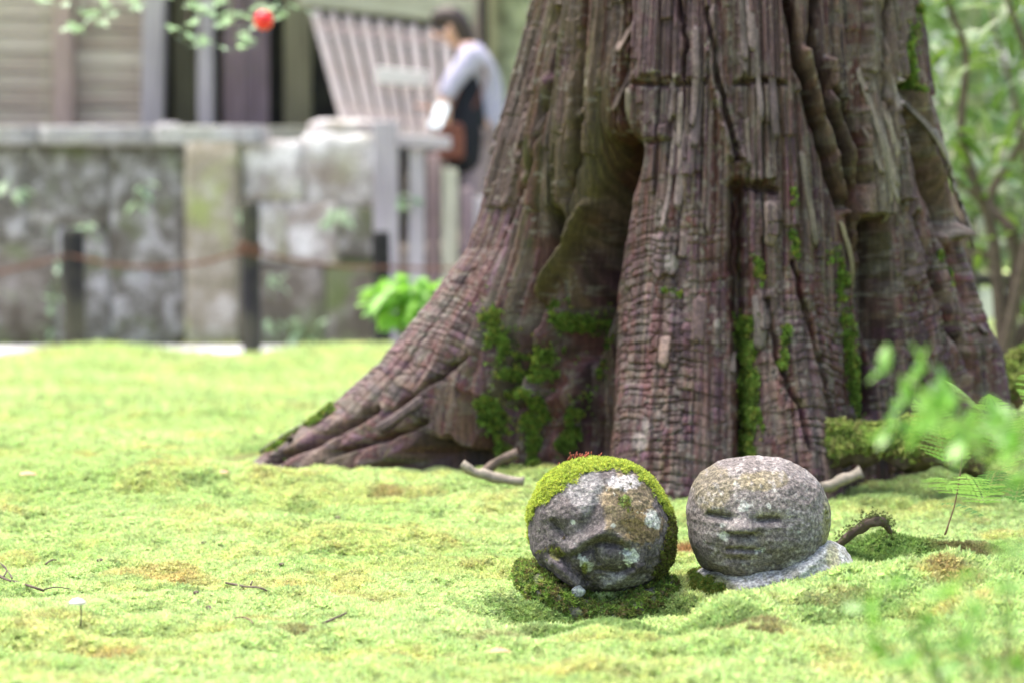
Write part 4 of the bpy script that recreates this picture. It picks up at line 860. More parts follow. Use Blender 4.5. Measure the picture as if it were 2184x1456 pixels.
flat_leaf('fallen_leaf', 40, 1030, .04, M['leaf_pink'], 'pinkish fallen leaf on the moss near the left edge', 'leaf', .4); flat_leaf('fallen_leaf', 470, 1027, .032, M['leaf_pink'], 'pinkish fallen leaf in front of the left root tip', 'leaf', 1.0)
pm = gpt(172, 1345); e = empty('mushroom', pm, 'tiny pale mushroom on a thin dark stalk in the moss', 'mushroom'); tube_obj('stalk', [pm - Vector((0, 0, .004)), pm + Vector((.001, 0, .012)), pm + Vector((0, 0, .026))], [.0012, .001, .0009], M['stem'], e, 6)
V = []; Fc = []
for i, (r, z) in enumerate([(.0005, .006), (.006, .0045), (.011, .001), (.012, -.002), (.006, -.001)]):
    for k in range(12): V.append((pm.x - .004 + r * math.cos(k * math.pi / 6), pm.y + r * math.sin(k * math.pi / 6), pm.z + .027 + z))
for i in range(4):
    for k in range(12): Fc.append((i * 12 + k, i * 12 + (k + 1) % 12, (i + 1) * 12 + (k + 1) % 12, (i + 1) * 12 + k))
link('cap', pymesh('cap', V, Fc), M['leaf_white'], e)
# mossy root behind the upright statue and the arched dead root right of it
def mossy_tube(name, P, r, mat, label, cat, n, s, cols, zmin=-.3):
    V, Fc = tube(P, r, 14, .4, 3); e = tag(link(name, pymesh(name, V, Fc), M[mat]), label, cat)
    Va = np.array([tuple(v) for v in V]); ctr = Va.reshape(-1, 14, 3).mean(1, keepdims=True); N = (Va.reshape(-1, 14, 3) - ctr).reshape(-1, 3); N /= np.linalg.norm(N, axis=1)[:, None]
    w = np.clip(N[:, 2] - zmin, 0, None); w /= w.sum(); i = rng.choice(len(Va), n, p=w); j = np.minimum(i + 14, len(Va) - 1); t = rng.random((n, 1))
    Pp = Va[i] * (1 - t) + Va[j] * t + rng.normal(0, .005, (n, 3)); scatter('moss', Pp, N[i], rng.uniform(s * .7, s * 1.3, n), np.array(cols)[rng.integers(0, len(cols), n)] * rng.uniform(.6, 1.3, (n, 1)), e); return e
G1 = [(.38, .48, .12), (.24, .36, .07), (.50, .56, .17), (.26, .26, .09)]
mossy_tube('mossy_root', [at(1725, 985, 4.72), at(1790, 958, 4.70), at(1880, 945, 4.68), at(1960, 955, 4.66), at(2040, 962, 4.62), at(2110, 975, 4.6)], [.018, .040, .028, .046, .034, .05], 'stem', 'thick moss covered root running right from the cedar foot', 'root', 20000, .008, G1, -.45)
mossy_tube('mossy_root', [at(2140, 850, 5.1), at(2180, 800, 5.2), at(2260, 790, 5.3)], [.03, .04, .04], 'stem_r', 'reddish mossy root at the right edge beside the cedar', 'root', 2500, .012, G1, 0)
mossy_tube('dead_root', [at(1785, 1165, 3.88), at(1815, 1140, 3.87), at(1850, 1114, 3.86), at(1880, 1112, 3.86), at(1900, 1135, 3.88)], [.004, .007, .0085, .007, .003], 'stem', 'dark arched dead root sticking out of the moss right of the statues', 'root', 260, .004, [(.10, .13, .04)], .2)
stick('thin_stem', [(2015, 1140), (2035, 1080), (2048, 1010), (2052, 960)], [.0016, .0014, .0012, .001], 'stem_r', 'thin upright brown stem rising from the dark mound at right', 'stem', Y=3.85, seg=5)

# ------------------------------------------------------------------ garden edge: gravel path, rope fence, stone wall
def sheet(name, x0, x1, y0, y1, z, mat, nx=40, ny=6):
    xs = np.linspace(x0, x1, nx); ys = np.linspace(y0, y1, ny); X, Y = np.meshgrid(xs, ys); Z = z + .006 * (fbm(X * 3, Y * 3, 2, 8) - .5)
    return tag(link(name, npmesh(name, np.stack([X, Y, Z], -1).reshape(-1, 3), grid_faces(ny, nx)), mat), kind='structure')
sheet('path', -12, 8, 11.9, 13.95, .012, M['gravel'])
fe = empty('rope_fence', tuple(at(533, 755, 12.7)), 'low fence of blackened posts linked by a brown rope', 'fence')
posts = [(-240, 500, 13.0, .10), (155, 496, 13.0, .125), (533, 440, 12.7, .10), (812, 500, 13.0, .10), (1150, 520, 13.0, .1)]
tops = []
for (px, py, Y, d) in posts:
    t = at(px, py, Y); b = Vector((t.x + .01, Y, -.05)); tube_obj('post', [b, b.lerp(t, .5), t - Vector((0, 0, .012)), t], [d / 2, d / 2, d / 2, d / 2 * .8], M['char'], fe, 14, .03); tops.append((t, d))
M['rope'] = m_plain('brown_rope', (.12, .065, .045), .85, .1, .3, 60)
for (t0, d0), (t1, d1), y0, y1, sg in zip(tops[:-1], tops[1:], (640, 545, 532, 570), (545, 532, 570, 560), (.0, .08, .03, .02)):
    a = t0.copy(); c = t1.copy(); a.z = at(0, y0, a.y).z; c.z = at(0, y1, c.y).z; a.y -= .055; c.y -= .055; m = (a + c) / 2; m.z -= sg
    tube_obj('rope', [a, a.lerp(m, .5) - Vector((0, 0, sg * .25)), m, m.lerp(c, .5) - Vector((0, 0, sg * .25)), c], .009, M['rope'], fe, 6, .1)
t, d = tops[2]
for zz in (525, 540): 
    c0 = Vector((t.x, 12.7, at(0, zz, 12.7).z)); tube_obj('knot', [c0 + Vector((.055 * math.cos(a), .055 * math.sin(a), .01 * math.sin(2 * a))) for a in [k * math.pi / 4 for k in range(9)]], .014, M['rope'], fe, 6, .1)

YW = 14.2
wall = empty('stone_wall', tuple(at(400, 745, YW)), 'weathered lichen spotted stone retaining wall with a pale ledge', 'wall')
def stn(x0, y0, x1, y1, mat, sd, proud=0.0, name='stone', rough=.05, dep=.35):
    g = -2; a = at(x0 + g, y1 - g, YW); b = at(x1 - g, y0 + g, YW)
    boulder(name, (a.x, YW - proud, max(a.z, -.05)), (b.x, YW - proud + dep, b.z), M[mat], wall, sd, rough, 6, 22.0)
for i, q in enumerate([(-700, 310, -480, 540, 'rock'), (-480, 310, -280, 520, 'rock'), (-280, 310, -110, 560, 'rock'), (-700, 540, -420, 748, 'rock'), (-420, 540, -110, 748, 'rock_b'),
                     (-110, 310, 62, 520, 'rock'), (62, 310, 238, 480, 'rock'), (238, 310, 400, 565, 'rock'), (-110, 520, 118, 748, 'rock_b'), (60, 478, 120, 524, 'rock'), (118, 480, 236, 748, 'rock'), (236, 565, 410, 748, 'rock'),
                     (515, 300, 645, 430, 'rock_w'), (645, 285, 800, 445, 'rock_w'), (515, 430, 612, 560, 'rock_w'), (612, 430, 722, 570, 'rock_w'), (722, 445, 800, 548, 'rock'), (515, 560, 690, 748, 'rock_b'), (690, 552, 845, 748, 'rock_b'), (845, 520, 960, 748, 'rock_b'), (960, 500, 1060, 748, 'rock_b')]):
    stn(*q[:5], i + 1, proud=random.uniform(0, .03), rough=.035 if q[4] != 'rock_w' else .09)
stn(402, 300, 512, 752, 'rock_t', 77, .14, 'pillar_stone', .04)
for x0, x1, sd in ((-700, -240, 1), (-240, 90, 2), (90, 330, 3), (330, 560, 4)): stn(x0, 272, x1, 309, 'ledge', 90 + sd, .12, 'ledge_stone', .05, .6)
b = box_mesh('wall_core', 11.4, .5, 1.2, 0); link('wall_core', b, M['rock'], wall, loc=(-6.5, YW + .5, .55))
# raised ground behind the wall and steps up to it
def block(name, lo, hi, mat): 
    lo, hi = Vector(lo), Vector(hi); s = hi - lo; o = link(name, box_mesh(name, *s, .01), mat, loc=(lo + hi) / 2); o['kind'] = 'structure'; return o
block('terrace', (-30, YW + .8, -.3), (-.82, 40, 1.20), M['earth'])
block('upper_terrace', (-.818, 16.4, -.3), (2.2, 40, 1.198), M['earth'])
stp = empty('stone_steps', (-.2, 14.4, 0), 'grey stone steps climbing beside the wall, half hidden by the cedar', 'steps')
for k in range(6):
    boulder('step', (-.80, 14.35 + k * .34, -.05), (1.1, 14.35 + k * .34 + .40, .2 + k * .2 - .004 * k), M['rock_b'], stp, k + 3, .01, 3)
rail = empty('wooden_railing', tuple(at(820, 545, 13.95)), 'pale weathered wooden railing beside the stone steps', 'railing')
for (x0, x1, y0, y1, Y, m) in [(797, 850, 258, 700, 13.95, 'post_lt'), (872, 905, 318, 700, 14.0, 'post_lt'), (912, 938, 330, 700, 14.1, 'board_pu'), (944, 976, 360, 700, 14.0, 'beam'), (985, 1006, 400, 700, 14.05, 'board_pu'), (1012, 1036, 420, 700, 14.0, 'post_lt')]:
    beam('post', at((x0 + x1) / 2, y0, Y), at((x0 + x1) / 2, 748, Y), (x1 - x0) / F * Y, .09, M[m], rail)
beam('rail', at(846, 300, 13.93), at(962, 306, 13.93), .07, .07, M['post_lt'], rail)

# ------------------------------------------------------------------ wooden shed on the terrace
YB = 16.0
shed = empty('wooden_shed', tuple(at(350, 280, YB)), 'old plank walled shed with open dark bays above the stone wall', 'building')
ZT = 3.1
def vpost(px0, px1, y1, Y, mat, dep=.12, tilt=0, name='post', ztop=ZT):
    b = at((px0 + px1) / 2, y1, Y); t = Vector((b.x + tilt, Y, ztop)); return beam(name, b, t, (px1 - px0) / F * Y, dep, M[mat], shed)
def planks(px0, px1, Y, y1=272):
    a = at(px0, y1, Y); b = at(px1, y1, Y); z = a.z; k = 0
    while z < ZT - .1:
        h = random.uniform(.10, .155); o = beam('plank', (a.x, Y + random.uniform(-.008, .008), z + h / 2), (b.x, Y + random.uniform(-.008, .008), z + h / 2), h - .008, .03, M['plank'], shed, .006); z += h
planks(-420, -148, YB + .03); planks(-112, 120, YB + .03); planks(158, 312, YB + .03)
vpost(-150, -112, 272, YB - .02, 'post_br', .14); vpost(118, 160, 272, YB - .02, 'post_br', .14); vpost(303, 348, 274, YB - .05, 'post_lt', .16, .045); vpost(-460, -420, 272, YB - .02, 'post_br', .14)
vpost(372, 420, 285, YB + .8, 'post_ol'); vpost(424, 456, 282, YB - .3, 'post_lt', .1); vpost(476, 520, 272, YB + .55, 'board_pu', .03, name='board'); vpost(521, 574, 272, YB + .57, 'board_pu', .03, name='board'); vpost(608, 664, 290, YB + .4, 'post_ol')
vpost(1000, 1024, 300, YB + .3, 'post_br')
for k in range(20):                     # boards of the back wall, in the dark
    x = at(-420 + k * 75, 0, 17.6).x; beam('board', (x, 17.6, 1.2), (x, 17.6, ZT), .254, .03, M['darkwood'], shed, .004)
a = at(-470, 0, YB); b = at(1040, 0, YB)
o = link('roof', box_mesh('roof', b.x - a.x + 1.0, 1.7, .10, .01), M['darkwood'], shed, loc=((a.x + b.x) / 2, 16.95, ZT + .05))  # out of view; added to darken the bays, set back so the planks get light
beam('sill', at(330, 288, YB - .1), at(1000, 288, YB - .1), .10, .16, M['beam'], shed)
beam('top_beam', at(640, -14, YB - .18), at(1012, 28, YB - .18), .17, .14, M['beam'], shed)
for (x0, y0, x1, y1, m) in [(340, 262, 385, 290, 'ledge')]:
    p0 = at(x0, y1, 15.3); p1 = at(x1, y0, 15.3); p0.y, p1.y = 15.2, 15.4; o = boulder('terrace_stone', p0, p1, M[m], None, 3, .1, 3); tag(o, 'pale stone block at the foot of the silvery post', 'stone')
sp = empty('slatted_panel', tuple(at(850, 300, 15.0)), 'leaning panel of pale vertical slats under the shed beam', 'panel')
for i in range(9):
    t = at(672 + i * 34.5, 24 + i * 5, 15.75); b = at(738 + i * 28.5, 262 + i * 5, 15.05); ex = (b - t) * .12
    beam('slat', t, b + ex, .064, .022, M['slat'], sp, .004)
beam('rail', at(675, 60, 15.70), at(950, 92, 15.70), .07, .03, M['board_pu'], sp); beam('rail', at(735, 240, 15.17), at(965, 275, 15.17), .07, .03, M['board_pu'], sp)
beam('bottom_rail', at(842, 300, 14.93), at(965, 308, 14.93), .075, .05, M['post_lt'], sp)
M['white'] = m_plain('whitewashed_board', (.60, .59, .56), .6, .3, .06)
beam('white_strip', at(802, 160, 15.24), at(914, 170, 15.24), .10, .015, M['white'], sp)
# a large boulder where the panel meets the wall
o = boulder('boulder', at(650, 330, 14.9), at(800, 255, 14.9) + Vector((0, .4, 0)), M['rock_w'], None, 41, .12); tag(o, 'pale rounded boulder on the wall top below the slatted panel', 'rock')

# ------------------------------------------------------------------ person on the steps
def skin_mesh(name, pts, edges, mat, parent, sub=2):
    me = bpy.data.meshes.new(name + '_tmp'); me.from_pydata([p[:3] for p in pts], edges, []); o = bpy.data.objects.new('tmp', me); COL.objects.link(o)
    s = o.modifiers.new('s', 'SKIN'); s.use_smooth_shade = True; ss = o.modifiers.new('ss', 'SUBSURF'); ss.levels = sub; ss.render_levels = sub
    for v, p in zip(me.skin_vertices[0].data, pts): v.radius = (p[3], p[4] if len(p) > 4 else p[3])
    me.skin_vertices[0].data[0].use_root = True
    dg = bpy.context.evaluated_depsgraph_get(); m2 = bpy.data.meshes.new_from_object(o.evaluated_get(dg)); m2.name = name; bpy.data.objects.remove(o)
    m2.materials.clear(); m2.polygons.foreach_set('use_smooth', np.full(len(m2.polygons), True)); return link(name, m2, mat, parent)
M['skin'] = m_plain('skin', (.52, .31, .22), .5, .4, .06); M['hair'] = m_plain('dark_hair', (.035, .022, .018), .5, .4, .3, 40); M['black'] = m_plain('black_cloth', (.012, .013, .018), .8, .2, .2)
M['trousers'] = m_plain('mauve_trousers', (.25, .20, .21), .8, .2, .15); M['phone'] = m_plain('pale_phone', (.75, .85, .9), .3, .5, .05); M['rust'] = m_plain('rust_leather', (.16, .055, .035), .6, .3, .2)
def m_stripe():
    b = NB('striped_shirt'); w = b.n('ShaderNodeTexWave', wave_type='BANDS', bands_direction='Z'); w.inputs['Scale'].default_value = 14; w.inputs['Distortion'].default_value = .6; b.l(b.coords(), w.inputs['Vector'])
    c = b.ramp(w.outputs['Fac'], [(.35, (.25, .24, .33)), (.5, (.42, .41, .51))]); return b.done(b.bsdf(c, .8, .2))
M['shirt'] = m_stripe()
pp = at(1006, 600, 14.95); pz = .40; X0 = pp.x; Y0 = 14.9
per = empty('person', (X0, Y0, pz), 'person in a striped pale shirt and black apron front looking at a phone', 'person')
def R(x, y, z, *r): return (X0 + x, Y0 + y, pz + z, *r)
# body faces left (-x), leaning a little over a phone
skin_mesh('body', [R(.04, 0, .86, .10, .14), R(.05, 0, 1.02, .10, .135), R(.03, 0, 1.2, .105, .16), R(-.0, 0, 1.34, .09, .15), R(-.055, 0, 1.42, .05, .05), R(-.11, 0, 1.47, .072, .068), R(-.135, 0, 1.54, .085, .078),
                   R(.03, -.09, .82, .085), R(-.01, -.10, .46, .055), R(.05, -.10, .08, .036), R(-.06, -.11, .03, .034, .028), R(.04, .09, .82, .085), R(.06, .10, .46, .055), R(.12, .10, .08, .036), R(.02, .11, .03, .034, .028),
                   R(-.0, -.19, 1.33, .05), R(-.16, -.26, 1.12, .04), R(-.15, -.30, .97, .032), R(-.15, -.31, .93, .026), R(-.0, .19, 1.33, .05), R(-.02, .25, 1.08, .04), R(-.19, .10, 1.02, .032), R(-.22, .07, 1.03, .026)],
          [(0, 1), (1, 2), (2, 3), (3, 4), (4, 5), (5, 6), (0, 7), (7, 8), (8, 9), (9, 10), (0, 11), (11, 12), (12, 13), (13, 14), (3, 15), (15, 16), (16, 17), (17, 18), (3, 19), (19, 20), (20, 21), (21, 22)], M['skin'], per)
skin_mesh('shirt', [R(.05, 0, .84, .125, .17), R(.055, 0, 1.02, .12, .16), R(.04, 0, 1.2, .12, .175), R(.005, 0, 1.345, .10, .165), R(-.03, 0, 1.41, .062, .062), R(-.0, -.20, 1.33, .075), R(-.14, -.26, 1.14, .062), R(-.15, -.29, 1.06, .05), R(-.0, .20, 1.33, .068), R(-.02, .26, 1.09, .056), R(-.14, .14, 1.03, .046)],
          [(0, 1), (1, 2), (2, 3), (3, 4), (3, 5), (5, 6), (6, 7), (3, 8), (8, 9), (9, 10)], M['shirt'], per)
skin_mesh('trousers', [R(.05, 0, .86, .115, .15), R(.04, -.09, .8, .10), R(-.0, -.10, .46, .075), R(.05, -.10, .10, .06), R(.05, .09, .8, .10), R(.065, .10, .46, .075), R(.12, .10, .10, .06)], [(0, 1), (1, 2), (2, 3), (0, 4), (4, 5), (5, 6)], M['trousers'], per)
skin_mesh('hair', [R(-.02, 0, 1.38, .05, .075), R(-.055, 0, 1.47, .07, .08), R(-.085, 0, 1.55, .088, .09), R(-.125, 0, 1.60, .088, .09), R(-.18, 0, 1.595, .06, .08), R(-.215, 0, 1.53, .055, .08)], [(0, 1), (1, 2), (2, 3), (3, 4), (4, 5)], M['hair'], per)
skin_mesh('apron', [R(-.015, -.12, 1.27, .04, .06), R(-.025, -.13, 1.08, .10, .12), R(-.04, -.13, .92, .14, .14), R(-.035, -.11, .75, .13, .14), R(-.03, -.09, .62, .11, .12)], [(0, 1), (1, 2), (2, 3), (3, 4)], M['black'], per)
for sy, hx, hy, hz in ((-1, -.13, -.31, .93), (1, -.235, .065, 1.03)):
    pts = [R(hx, hy, hz, .024, .014), R(hx - .05, hy, hz + .01, .028, .012)]; ed = [(0, 1)]
    for k in range(4):
        fy = hy + (k - 1.5) * .018; L = (.036, .042, .040, .032)[k]; n = len(pts); pts += [R(hx - .06, fy, hz + .012, .008), R(hx - .06 - L, fy, hz + .02, .0075), R(hx - .06 - L * 1.4, fy, hz + .036, .0065)]; ed += [(1, n), (n, n + 1), (n + 1, n + 2)]
    n = len(pts); pts += [R(hx - .025, hy - sy * .03, hz + .015, .010), R(hx - .05, hy - sy * .042, hz + .035, .0085)]; ed += [(0, n), (n, n + 1)]
    skin_mesh('hand', pts, ed, M['skin'], per, 1)
for sx, sy in ((-.115, -.03), (-.115, .03)): pass
fc = skin_mesh('face', [R(-.195, 0, 1.52, .030, .046), R(-.232, 0, 1.495, .010, .010), R(-.19, 0, 1.46, .022, .03)], [(0, 1), (0, 2)], M['skin'], per, 1)
for sy in (-1, 1):
    bm = bmesh.new(); bmesh.ops.create_uvsphere(bm, u_segments=10, v_segments=8, radius=.011); me = bpy.data.meshes.new('eye'); bm.to_mesh(me); bm.free(); link('eye', me, M['black'], per, loc=(X0 - .222, Y0 + sy * .028, pz + 1.525))
    bm = bmesh.new(); bmesh.ops.create_uvsphere(bm, u_segments=12, v_segments=8, radius=.03); bmesh.ops.scale(bm, vec=(.6, .35, 1), verts=bm.verts); me = bpy.data.meshes.new('ear'); bm.to_mesh(me); bm.free(); link('ear', me, M['skin'], per, loc=(X0 - .13, Y0 + sy * .082, pz + 1.51))
for sy, x in ((-1, -.03), (1, .05)): link('shoe', box_mesh('shoe', .25, .09, .08, .03), M['black'], per, loc=(X0 + x, Y0 + sy * .105, pz + .04))
ph = tag(link('phone', box_mesh('phone', .012, .085, .16, .006), M['phone'], loc=(X0 - .19, Y0 - .33, pz + .97), rot=(.2, .4, 1.2)), 'pale phone held up by the person on the steps', 'phone')
bag = empty('shoulder_bag', (X0 - .12, Y0 - .2, pz + .75), 'rust brown shoulder bag hanging at the side of the person', 'bag')
o = link('pouch', box_mesh('pouch', .16, .07, .22, .03), M['rust'], bag, loc=(X0 - .12, Y0 - .235, pz + .82)); tube_obj('strap', [(X0 - .18, Y0 - .235, pz + .90), (X0 - .07, Y0 - .245, pz + 1.14), (X0 + .0, Y0 - .19, pz + 1.405), (X0 + .09, Y0 - .2, pz + 1.2), (X0 - .06, Y0 - .235, pz + .90)], .008, M['rust'], bag, 6)

# ------------------------------------------------------------------ middle distance plants
def leafy(name, base, centre, rad, n, me, size, label, cat, group=None, stems=5, stem_r=.006, mat='stem_g', droop=.35):
    e = empty(name, base, label, cat, group); c = Vector(centre); base = Vector(base)
    for k in range(stems):
        t = c + Vector((random.uniform(-1, 1) * rad[0], random.uniform(-1, 1) * rad[1], random.uniform(-.3, 1) * rad[2])) * .8; m = base.lerp(t, .5) + Vector((random.gauss(0, .04), random.gauss(0, .04), .05)) * rad[2] * 3
        tube_obj('stem', [base + Vector((random.gauss(0, .02), random.gauss(0, .02), -.02)), m, t], [stem_r, stem_r * .8, stem_r * .4], M[mat], e, 6)
    for k in range(n):
        v = Vector((random.gauss(0, 1), random.gauss(0, 1), random.gauss(0, 1))).normalized() * random.random() ** .4; p = c + Vector((v.x * rad[0], v.y * rad[1], v.z * rad[2]))
        put_leaf(me, p, (v.x + random.gauss(0, .5), v.y + random.gauss(0, .5), random.gauss(.05, .35) - droop), size * random.uniform(.7, 1.25), e)
    return e
cb = at(880, 615, 9.0); leafy('leafy_plant', (cb.x, 9.0, Hs(cb.x, 9.0)), cb + Vector((.02, 0, -.03)), (.17, .14, .085), 150, LM['br'], .095, 'bright green leafy plant behind the left root of the cedar', 'plant', None, 6, .006)
for (px, py, n, s, lab) in [(25, 400, 12, .09, 'clump of leaves growing on the wall at the left edge'), (190, 478, 10, .08, 'pale leaf clump on the wall above the first fence post'), (300, 410, 8, .08, 'small leaf clump high on the wall between two fence posts'), (725, 465, 12, .09, 'leaf clump on the pale boulders of the wall'), (852, 425, 16, .10, 'leaf clump beside the pale railing post'),
                            (575, 600, 10, .08, 'leaf clump on the wall right of the rope knot'), (655, 700, 12, .09, 'leaf clump at the wall foot right of the middle fence post'), (115, 640, 14, .07, 'dark strip of leaves left of the first fence post'), (535, 455, 6, .06, 'few leaves behind the top of the middle fence post'), (590, 690, 8, .07, 'grass green tuft low on the wall by the middle post')]:
    p = at(px, py, YW - .22); q = at(px, py + 30, YW - .02); leafy('wall_plant', q, p, (.07 if px != 115 else .04, .05, .07 if px != 115 else .26), n, LM['wall'], s, lab, 'plant', 'small plants growing on the stone wall', 2, .004)
# maple branch from a tree out of frame at left, with a red ball hanging from it
mb = Vector((-2.7, 8.3, Hs(-2.7, 8.3))); mt = empty('maple_tree', mb, 'pale leaved maple branch hanging into the top left', 'tree')
limb = [Vector((-2.62, 8.3, 1.75)), Vector((-2.0, 8.2, 1.95)), at(150, -140, 8.1), at(420, -90, 8.0), at(640, -70, 7.9)]
tube_obj('trunk', [mb - Vector((0, 0, .1)), mb + Vector((.05, 0, 1.0)), limb[0], mb + Vector((.05, .1, 3.2))], [.09, .075, .06, .03], M['bgtrunk'], mt, 10); tube_obj('limb', limb, [.035, .028, .02, .014, .006], M['bgtrunk'], mt, 8)
for (x, y, n) in [(190, 20, 9), (150, 60, 4), (215, 45, 4), (300, 15, 3), (420, 20, 9), (400, 60, 5), (430, 85, 4), (490, 40, 8), (520, 80, 5), (560, 15, 7), (605, 25, 5), (470, 15, 6), (345, -10, 4), (100, 0, 4), (250, -15, 5), (500, 110, 2)]:
    c = at(x, y, 8.0 + random.uniform(-.25, .25)); s = limb[2].lerp(limb[4], np.clip((x - 150) / 490, 0, 1)); tube_obj('twig', [s, s.lerp(c, .6) + Vector((0, 0, .02)), c], [.005, .003, .0015], M['stem'], mt, 5)
    for k in range(n): put_leaf(LM['mp'], c + Vector((random.gauss(0, .03), random.gauss(0, .05), random.gauss(0, .02))), (random.gauss(0, 1), random.gauss(0, 1), -.25), random.uniform(.034, .055), mt)
rb = at(562, 44, 7.92); e = empty('red_ball', rb, 'small glossy red ball hanging from the maple branch', 'ornament')
bm = bmesh.new(); bmesh.ops.create_uvsphere(bm, u_segments=24, v_segments=16, radius=.033); me = bpy.data.meshes.new('ball'); bm.to_mesh(me); bm.free(); me.polygons.foreach_set('use_smooth', np.full(len(me.polygons), True)); link('ball', me, M['red'], e, loc=rb)
tube_obj('cord', [rb + Vector((0, 0, .032)), rb + Vector((-.02, 0, .09)), limb[3].lerp(limb[4], .62)], [.0025] * 3, M['stem_p'], e, 5)
# background tree behind the person
def bg_tree(base, h, r, crown_c, crown_r, n, size, mat, label, sd, group='trees behind the garden', lean=0):
    rr = np.random.default_rng(sd); base = Vector(base); e = empty('tree', base, label, 'tree', group)
    top = base + Vector((lean, 0, h)); tube_obj('trunk', [base - Vector((0, 0, .2)), base.lerp(top, .3) + Vector((.05, 0, 0)), base.lerp(top, .7), top], [r * 1.25, r, r * .85, r * .5], M['bgtrunk'], e, 14, .05, sd)
    c = Vector(crown_c)
    for k in range(6):
        a = base.lerp(top, .4 + .1 * k); t = c + Vector(rr.normal(0, .5, 3) * np.array(crown_r)); tube_obj('limb', [a, a.lerp(t, .5) + Vector((0, 0, .1)), t], [r * .35, r * .22, r * .08], M['bgtrunk'], e, 6)
    P = rr.normal(0, 1, (n, 3)); P /= np.linalg.norm(P, axis=1)[:, None]; P *= rr.random((n, 1)) ** .45; cl = rr.normal(0, 1, (42, 3)); cl /= np.linalg.norm(cl, axis=1)[:, None]; cl *= rr.random((42, 1)) ** .4
    P = np.where(rr.random((n, 1)) < .8, cl[rr.integers(0, 42, n)] + rr.normal(0, .12, (n, 3)), P) * np.array(crown_r) + np.array(c)
    d = rr.normal(0, 1, (n, 3)); d[:, 2] *= .5; d /= np.linalg.norm(d, axis=1)[:, None]; u = np.cross(d, rr.normal(0, 1, (n, 3))); u /= np.linalg.norm(u, axis=1)[:, None]; s = size * rr.uniform(.6, 1.3, (n, 1))
    V = np.stack([P, P + d * s * .5 + u * s * .2, P + d * s, P + d * s * .5 - u * s * .2], 1).reshape(-1, 3)
    link('crown', npmesh('crown', V, np.arange(4 * n).reshape(-1, 4), smooth=False), mat, e); return e
M['cr1'] = m_leaf('crown_green', (.07, .15, .03), (.12, .22, .05), .4); M['cr2'] = m_leaf('crown_light', (.16, .28, .05), (.22, .36, .08), .45)
p = at(1065, 400, 18.0); bg_tree((p.x, 18, 1.1), 5.5, .15, (p.x + .3, 18.4, 5.6), (1.6, 1.2, 1.4), 2500, .16, M['cr2'], 'mossy grey green trunk standing behind the person', 1)
for k, (px, Y, gz, h, r, cz, cr, m, lab) in enumerate([(1250, 24, 1.2, 6, .16, 3.3, (2.2, 1.5, 2.2), 'cr1', 'dark leafy tree behind the cedar, farthest back'), (2050, 19, 0, 5, .14, 2.6, (1.4, 1.2, 2.0), 'cr1', 'tall dark tree beyond the broad leaved shrub at right'), (2420, 16, 0, 5, .13, 1.9, (1.5, 1.2, 2.0), 'cr1', 'nearer dark tree at the right beyond the signboard'), (1720, 22, 0, 6, .15, 3.2, (2.0, 1.4, 2.4), 'cr2', 'light tree straight behind the cedar trunk'), (900, 27, 1.2, 6, .16, 4.2, (2.6, 1.5, 2.0), 'cr1', 'dark tree rising behind the shed roof'), (3000, 20, 0, 6, .16, 3.0, (2, 1.5, 2.4), 'cr1', 'dark tree well off to the right')]):
    p = at(px, 500, Y); bg_tree((p.x, Y, gz), h, r, (p.x, Y, cz), cr, (3800 if px < 1900 else 2300 if px < 2200 else 3400), .17, M[m], lab, 20 + k)
# broad leaved shrub right of the cedar
def big_shrub(base, stems, n, me, size, label, group, spread=.16, sm='stem'):
    e = empty('broadleaf_shrub', base, label, 'shrub', group); base = Vector(base); pts = []
    for s in stems:
        P = [base + Vector((random.gauss(0, .03), random.gauss(0, .03), -.03))] + [Vector(q) for q in s]; tube_obj('stem', P, [.022 - .016 * i / (len(P) - 1) for i in range(len(P))], M[sm], e, 8, .1)
        for a, b in zip(P[1:-1], P[2:]):
            for t in (.1, .35, .6, .85): pts.append((a.lerp(b, t), (b - a).normalized()))
        pts.append((P[-1], (P[-1] - P[-2]).normalized()))
    for k in range(n):
        q, d = random.choice(pts); c = q + Vector((random.gauss(0, spread), random.gauss(0, spread), random.gauss(0, spread))); v = Vector((random.gauss(0, .8), random.gauss(0, .8), random.gauss(.25, .5)))
        put_leaf(me, c, v, size * random.uniform(.7, 1.3), e)
Y = 7.6; b0 = at(2120, 700, Y); b0.z = Hs(b0.x, Y)
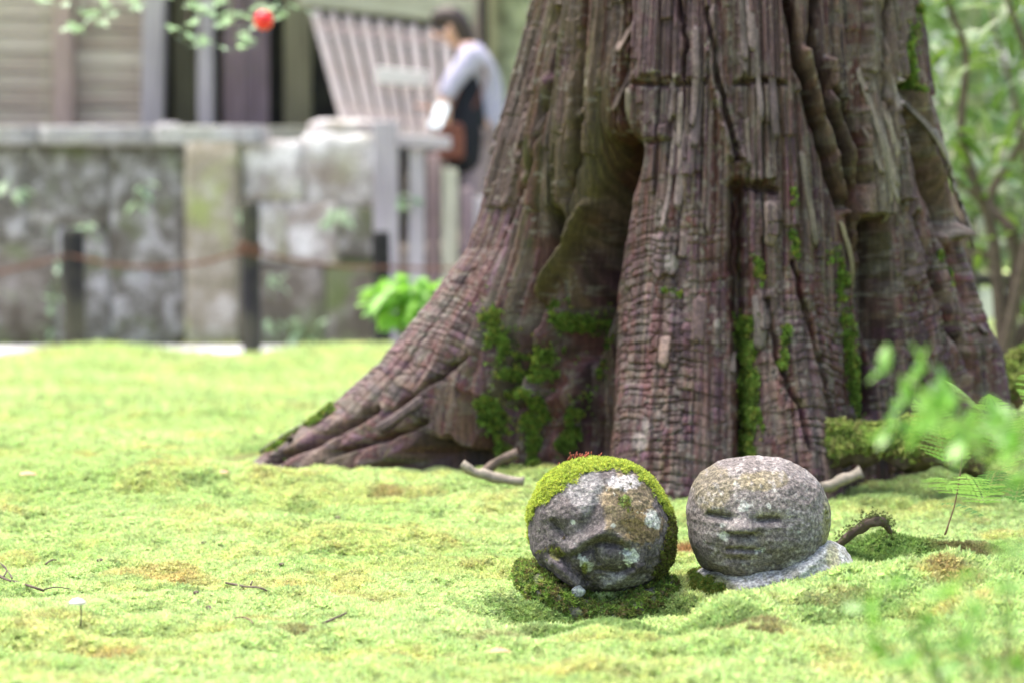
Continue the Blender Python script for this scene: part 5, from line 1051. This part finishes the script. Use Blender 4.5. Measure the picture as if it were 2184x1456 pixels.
big_shrub(b0, [[at(2120, 520, Y), at(2075, 380, Y), at(2050, 270, Y), at(2060, 120, Y), at(2020, 0, Y), at(2000, -120, Y)], [at(2170, 540, Y), at(2110, 430, Y + .1), at(2180, 300, Y + .1), at(2240, 100, Y)], [at(2200, 480, Y - .1), at(2230, 250, Y), at(2170, 60, Y), at(2120, -80, Y)], [at(2060, 520, Y + .1), at(2035, 420, Y + .2), at(1990, 250, Y + .3), at(1960, 60, Y + .3)], [at(2260, 500, Y), at(2320, 300, Y), at(2300, 50, Y)]],
          280, LM['bg'], .105, 'broad leaved shrub with dark stems right of the cedar', 'shrubs right of the cedar')
Y = 10; b0 = at(2200, 640, Y); b0.z = Hs(b0.x, Y)
big_shrub(b0, [[at(2150, 500, Y), at(2080, 420, Y), at(2000, 340, Y), at(1960, 200, Y)], [at(2200, 450, Y), at(2160, 200, Y), at(2100, 0, Y)], [at(2280, 450, Y), at(2330, 200, Y), at(2350, 0, Y)], [at(2120, 560, Y), at(2060, 540, Y), at(2000, 500, Y)], [at(2250, 300, Y), at(2220, 100, Y), at(2180, -60, Y)]],
          280, LM['dk'], .13, 'darker shrub behind the broad leaved shrub at right', 'shrubs right of the cedar', .22)
Y = 11.5; b0 = at(2250, 640, Y); b0.z = Hs(b0.x, Y)
big_shrub(b0, [[at(2100 + k * 70, 560, Y), at(2080 + k * 80, 480, Y), at(2060 + k * 90, 380, Y)] for k in range(5)], 260, LM['dk'], .16, 'low dark shrub behind the signboard at right', 'shrubs right of the cedar', .2)
# low signboard at the right edge
Y = 8.6; g = empty('signboard', tuple(at(2130, 690, Y)), 'low white board in a dark wooden frame at the right edge', 'sign')
beam('frame_top', at(2062, 596, Y), at(2215, 596, Y), .045, .05, M['char'], g); beam('panel', at(2086, 648, Y - .004), at(2146, 648, Y - .004), .11, .02, M['white'], g)
for x in (2066, 2160, 2210): 
    q = at(x, 610, Y); beam('frame_post', (q.x, Y, q.z + .01), (q.x, Y, -.05), .05 if x != 2160 else .035, .05, M['char'], g)
